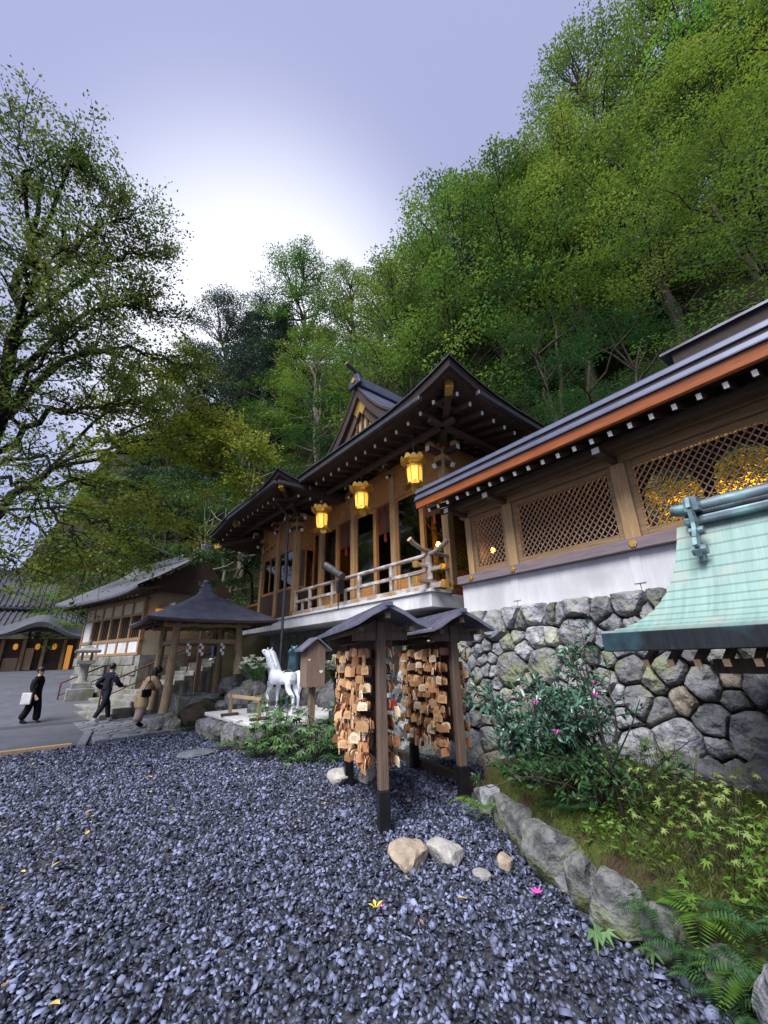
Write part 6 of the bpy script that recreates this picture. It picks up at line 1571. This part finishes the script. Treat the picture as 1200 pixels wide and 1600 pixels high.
bush('camellia_shrub', (4.45,3.05,.33), 'glossy blue green camellia with pink blossoms before the stone wall', 2, [(rs.normal(-.05,.42),rs.normal(.1,.45),rs.uniform(.3,1.0)) for _ in range(22)], .085, 'leaf_camellia', 13, flowers=3)
bush('camellia_shrub', (4.75,2.5,.34), 'tall slender camellia rising against the stone wall', 3, [(.15,.1,1.65),(.0,.2,1.35),(-.1,.05,1.2),(.25,-.1,1.1),(-.2,.3,.95),(.3,.3,1.25)], .075, 'leaf_camellia', 10, flowers=1)
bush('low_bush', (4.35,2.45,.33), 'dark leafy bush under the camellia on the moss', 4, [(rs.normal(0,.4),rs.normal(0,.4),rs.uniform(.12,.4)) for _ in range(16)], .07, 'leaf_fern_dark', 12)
# bare sapling leaning across the camellia
t = empty('maple_sapling', (3.95,2.0,.33), 0, 'thin dark maple sapling leaning across the camellia', 'sapling')
m = MB(); m.tube([(0,0,-.05),(.12,.1,.4),(.22,.2,.8),(.33,.32,1.25)],[.016,.013,.01,.006],6); m.tube([(.12,.1,.4),(.35,-.05,.75),(.5,-.1,.95)],[.009,.006,.003],5); m.tube([(.1,.08,.35),(-.05,.25,.6),(-.15,.4,.9)],[.008,.006,.003],5); m.tube([(.05,.05,.2),(.4,-.2,.45),(.7,-.35,.6)],[.008,.006,.003],5)
m.build('stem','bark_dark',t,smooth='all')
def star_leaves(P, rs, size, droop=.2):
    # five lobed maple leaves
    n = len(P); V = []; F = []
    for i, p in enumerate(P):
        s = size*rs.uniform(.6,1.2); a0 = rs.uniform(0,6.28); tx, ty = rs.normal(0,.35,2); b = len(V); k = 7
        V.append(tuple(p))
        for q in range(k):
            a = a0+(q/(k-1)-.5)*4.6; L = s*(1,.9,1.15,1.25,1.15,.9,1)[q]*(.62 if q in (0,6) else 1)
            for aa, rr in ((a-.28,.45),(a,1.0)) if q == 0 else ((a,1.0),):
                pass
            V.append((p[0]+math.cos(a)*L, p[1]+math.sin(a)*L, p[2]+(math.cos(a)*tx+math.sin(a)*ty)*L-droop*L))
            if q < k-1:
                am = a+4.6/(k-1)/2; Lm = s*.42; V.append((p[0]+math.cos(am)*Lm, p[1]+math.sin(am)*Lm, p[2]+(math.cos(am)*tx+math.sin(am)*ty)*Lm))
        for q in range(2*k-2): F.append((b, b+1+q, b+2+q))
    return V, F
def maplet(name, loc, label, seed, n, rx, ry, zz, size, leaf='leaf_maplet'):
    rs = np.random.RandomState(seed); t = empty(name, loc, 0, label, 'seedlings'); P = np.stack([rs.normal(0,rx,n),rs.normal(0,ry,n),rs.uniform(zz[0],zz[1],n)],1)
    V, F = star_leaves(P, rs, size); me = bpy.data.meshes.new('leaves'); me.from_pydata(V,[],F); link('leaves', me, leaf, t)
    st = MB()
    for p in P[::2]: st.tube([(p[0]*.7,p[1]*.7,-.03),tuple(p)],.0025,3,False)
    tag(link('stalks', st.mesh('stalks',False), 'bark', t), kind='stuff')
maplet('maple_seedlings', (4.3,1.55,.36), 'pale green maple seedlings on the mossy bed below the copper eave', 5, 170, .4, .34, (.06,.4), .042)
maplet('maple_seedlings', (3.75,1.2,.34), 'maple seedlings over the moss by the near edging rocks', 6, 130, .3, .34, (.03,.2), .036, 'leaf_fern')
maplet('maple_seedlings', (4.6,2.0,.36), 'maple seedlings with yellowing leaves beside the sapling', 7, 150, .24, .24, (.1,.5), .042, 'leaf_yellowgreen')
maplet('maple_seedlings', (4.15,.6,.34), 'maple seedlings at the shaded end of the bed', 8, 190, .42, .42, (.03,.2), .036, 'leaf_fern')
def fern(name, loc, label, seed, nf, L, leaf, cat='fern', tilt=.55, group=None):
    rs = np.random.RandomState(seed); V = []; F = []; t = empty(name, loc, rs.uniform(0,6), label, cat, group)
    for f in range(nf):
        a = 2*math.pi*f/nf+rs.normal(0,.25); l = L*rs.uniform(.7,1.15); d = np.array([math.cos(a),math.sin(a),0]); s = np.array([-d[1],d[0],0]); n = 16
        for k in range(1,n+1):
            u = k/n; c = d*l*u*.85+np.array([0,0,l*(tilt*u*1.3-.75*u*u)]); w_ = l*.24*math.sin(math.pi*(u*.85+.12))**.8
            for sg in (-1,1):
                b = len(V); e = c+s*sg*w_+d*w_*.35-np.array([0,0,w_*.25]); V += [tuple(c), tuple((c+e)/2+d*l*.02), tuple(e), tuple((c+e)/2-d*l*.02)]; F.append((b,b+1,b+2,b+3))
    me = bpy.data.meshes.new('fronds'); me.from_pydata(V,[],F); link('fronds', me, leaf, t); return t
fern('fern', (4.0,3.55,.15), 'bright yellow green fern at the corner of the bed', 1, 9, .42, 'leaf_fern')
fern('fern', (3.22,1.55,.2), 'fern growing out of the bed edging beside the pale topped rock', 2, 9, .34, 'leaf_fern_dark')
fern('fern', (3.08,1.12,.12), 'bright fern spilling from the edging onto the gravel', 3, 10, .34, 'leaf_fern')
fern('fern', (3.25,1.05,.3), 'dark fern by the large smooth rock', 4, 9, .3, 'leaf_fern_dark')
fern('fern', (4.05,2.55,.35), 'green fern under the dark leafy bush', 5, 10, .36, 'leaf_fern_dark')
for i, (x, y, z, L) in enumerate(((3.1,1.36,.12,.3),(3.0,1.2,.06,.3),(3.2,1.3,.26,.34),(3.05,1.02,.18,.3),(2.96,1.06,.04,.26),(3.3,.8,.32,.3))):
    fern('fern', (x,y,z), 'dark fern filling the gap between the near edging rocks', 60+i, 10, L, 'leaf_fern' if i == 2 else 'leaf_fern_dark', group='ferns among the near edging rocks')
# grass and moss tufts on the bed
rs = np.random.RandomState(31); n = 38000; y = rs.uniform(-.4,3.4,n); x = np.interp(y,[-1,.3,1,1.8,2.6,3.2,3.6],[3.1,3.15,3.25,3.45,3.8,4.1,4.4])+rs.rand(n)**.8*2.2
P = np.stack([x,y,[bed_z(a,b)-.01 for a,b in zip(x,y)]],1); D = unit(np.stack([rs.normal(0,.6,n),rs.normal(0,.6,n),np.ones(n)*.8],1)); V, F = leaf_quads(P,D,unit(rs.normal(0,1,(n,3))),rs.uniform(.02,.085,n),.009)
tag(link('moss_grass', np_mesh('moss_grass',V,F), 'grass'), label='moss and short grass covering the planting bed', kind='stuff')

n = 3600; y = rs.uniform(-.5,2.3,n); x = np.interp(y,[-1,.3,1,1.8,2.6,3.2,3.6],[3.1,3.15,3.25,3.45,3.8,4.1,4.4])+rs.rand(n)*1.9
kp_ = np.array([noise.noise(Vector((a*1.7,b*1.7,5))) > -.12 for a, b in zip(x, y)]); x, y = x[kp_], y[kp_]; n = len(x)
P = np.stack([x,y,[bed_z(a,b)+abs(rs.normal(0,.05)) for a,b in zip(x,y)]],1); D = unit(np.stack([rs.normal(0,1,n),rs.normal(0,1,n),rs.normal(.25,.3,n)],1)); L_ = rs.uniform(.03,.075,n); V, F = leaf_quads(P,D,unit(rs.normal(0,.4,(n,3))+np.array([0,0,1])),L_,L_*.45,.1)
tag(link('ground_cover', np_mesh('ground_cover',V,F), 'leaf_fern'), label='low leafy ground cover spreading over the planting bed', kind='stuff')
# leafy cover in front of the horse plinth
def big_leaves(name, loc, label, seed, n, rx, ry, rz_, size, leaf='leaf_cover'):
    rs = np.random.RandomState(seed); t = empty(name, loc, 0, label, 'shrub'); P = np.stack([rs.normal(0,rx,n),rs.normal(0,ry,n),np.abs(rs.normal(.3,.25,n))*rz_],1)
    V, F = star_leaves(P, rs, size, .35); me = bpy.data.meshes.new('leaves'); me.from_pydata(V,[],F); link('leaves', me, leaf, t)
    st = MB()
    for p in P[::2]: st.tube([(p[0]*.6,p[1]*.6,-.05),tuple(p)],.005,4,False)
    tag(link('stalks', st.mesh('stalks',False), 'bark', t), kind='stuff')
big_leaves('leafy_plant', (3.62,8.35,.0), 'broad leaved green plant spilling over the front of the plinth', 1, 150, .32, .42, .95, .12)
big_leaves('leafy_plant', (4.25,7.75,.0), 'broad leaved plant at the foot of the offering box', 2, 160, .36, .36, .95, .12)
big_leaves('leafy_plant', (4.85,7.2,.0), 'dark leafy plant between the offering box and the plaque rack', 3, 150, .36, .36, 1.0, .11, 'leaf_fern_dark')
big_leaves('leafy_plant', (4.0,9.05,.42), 'leafy plant growing on the plinth before the white horse', 4, 60, .22, .28, .7, .1)
for i, (x, y, z, L) in enumerate(((3.2,9.5,.1,.42),(3.3,8.6,.05,.4),(3.75,7.55,.05,.42),(4.3,7.1,.05,.4),(5.1,6.7,.05,.4))):
    fern('fern', (x,y,z), ['fern between the rocks at the plinth corner','fern at the foot of the plinth rocks','fern under the broad leaved plant by the gravel','fern before the dark leafy plant','fern behind the plaque rack'][i], 20+i, 10, L, 'leaf_fern' if i == 0 else 'leaf_fern_dark')
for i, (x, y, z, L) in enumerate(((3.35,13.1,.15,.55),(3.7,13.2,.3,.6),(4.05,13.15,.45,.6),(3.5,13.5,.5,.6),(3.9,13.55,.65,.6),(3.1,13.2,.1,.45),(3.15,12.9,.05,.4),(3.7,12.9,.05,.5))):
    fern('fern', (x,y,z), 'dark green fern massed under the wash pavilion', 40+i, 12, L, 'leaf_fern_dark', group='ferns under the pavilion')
o = link('fern_bank', rock_mesh(77,1.6,1.0,.9,3,.3,.2), 'earth', None, (3.7,13.5,.1)); tag(o, 'dark earth bank overgrown with ferns under the pavilion', 'earth bank')
# bough of pale green leaves in front of the white house roof
limbs = [([(6.4,17.5,3.2),(6.0,17.2,5.0),(5.4,16.8,5.6)], .09, .05, 0)]
lb((5.4,16.8,5.6), [(4.6,16.6,5.75),(3.7,16.4,5.65),(3.0,16.2,5.45)], .04, 16); lb((5.6,16.9,5.4), [(5.4,16.2,5.5),(5.6,15.5,5.6),(5.9,14.8,5.7)], .04, 12); lb((6.0,17.2,5.0), [(5.2,16.6,4.8),(4.6,16.3,4.6)], .035, 10)
grow('small_maple', (6.4,17.5,3.0), limbs, 15, 'leaf_cover', 'bark', 'small pale green maple spreading above the pavilion roof', .1, 6, 16, flat=.18, spread=.7)
o = link('rock_bank', rock_mesh(78,5,4,5,3,.5,.2), 'hill_soil', None, (7.6,18.3,.6)); tag(o, 'dark rocky bank behind the pavilion', 'bank')

# fallen leaves and petals on the gravel
def leaf_flat(seed, s, bend=.2):
    m = MB(); P = [(0,-.5),(.22,-.25),(.26,.05),(.14,.35),(0,.55),(-.14,.35),(-.26,.05),(-.22,-.25)]
    m.add([(a*s,b*s,bend*s*abs(a)*1.6+.003) for a, b in P]+[(0,0,0)],[(i,(i+1)%8,8) for i in range(8)]); return m.mesh('fallen_leaf')
LM = [leaf_flat(1,.075),leaf_flat(2,.06,.5),leaf_flat(3,.05,.35)]
for i in range(34):
    y = rng.uniform(.6,3.2); x = rng.uniform(3.7 if y < 2.4 else 4.2, 5.4); me = LM[2]; c = shared.get((me.name,'dead_leaf'))
    if c is None:
        c = me.copy(); c.materials.clear(); c.materials.append(MATS['dead_leaf']); shared[(me.name,'dead_leaf')] = c
    tag(link('fallen_leaf', c, None, None, (x,y,bed_z(x,y)+.03), (rng.uniform(-.4,.4),rng.uniform(-.4,.4),rng.uniform(0,6.3))), 'brown fallen leaf lying on the moss of the bed', 'leaf', 'fallen leaves on the moss')
for i in range(74):
    x, y = rng.uniform(-.6,4.2), rng.uniform(1.6,11.5)
    if x > 3.0 and y < 3.4: continue
    me = rng.choice(LM); mt = 'dead_leaf' if i % 2 else 'yellow_leaf'; c = shared.get((me.name,mt))
    if c is None:
        c = me.copy(); c.materials.clear(); c.materials.append(MATS[mt]); shared[(me.name,mt)] = c
    o = link('fallen_leaf', c, None, None, (x,y,.026), (rng.uniform(-.3,.3),rng.uniform(-.3,.3),rng.uniform(0,6.3)))
    tag(o, 'brown fallen leaf lying on the blue grey gravel' if i % 2 else 'yellowed fallen leaf lying on the blue grey gravel', 'leaf', 'fallen leaves on the gravel')
def blossom(loc, mat, label, n=6, s=.045):
    m = MB()
    for w_ in range(n):
        a = w_*2*math.pi/n; m.add([(0,0,0),(math.cos(a-.35)*s*.6,math.sin(a-.35)*s*.6,.02),(math.cos(a)*s,math.sin(a)*s,.025),(math.cos(a+.35)*s*.6,math.sin(a+.35)*s*.6,.02)],[(0,1,2,3)])
    o = m.build('fallen_blossom', mat, None, fix=False, loc=loc); tag(o, label, 'blossom')
blossom((3.15,2.36,.03),'petal_pink','magenta blossom fallen on the gravel by the big dark rock',7,.05)
blossom((2.13,2.98,.035),'petal_yellow','yellow sprig of petals fallen on the open gravel',5,.06)
blossom((2.15,2.93,.04),'petal_pink','tiny red petal beside the yellow sprig',5,.022)
for i, (x, y) in enumerate(((3.0,1.85),(3.05,1.6))):
    V, F = star_leaves(np.array([(x,y,.06),(x+.06,y-.04,.05)]), np.random.RandomState(i), .09); me = bpy.data.meshes.new('ivy'); me.from_pydata(V,[],F); tag(link('ivy_leaf', me, 'leaf_cover'), ['blue green ivy leaf creeping from the edging rocks','ivy leaf lying on the gravel edge below the fern'][i], 'leaf')
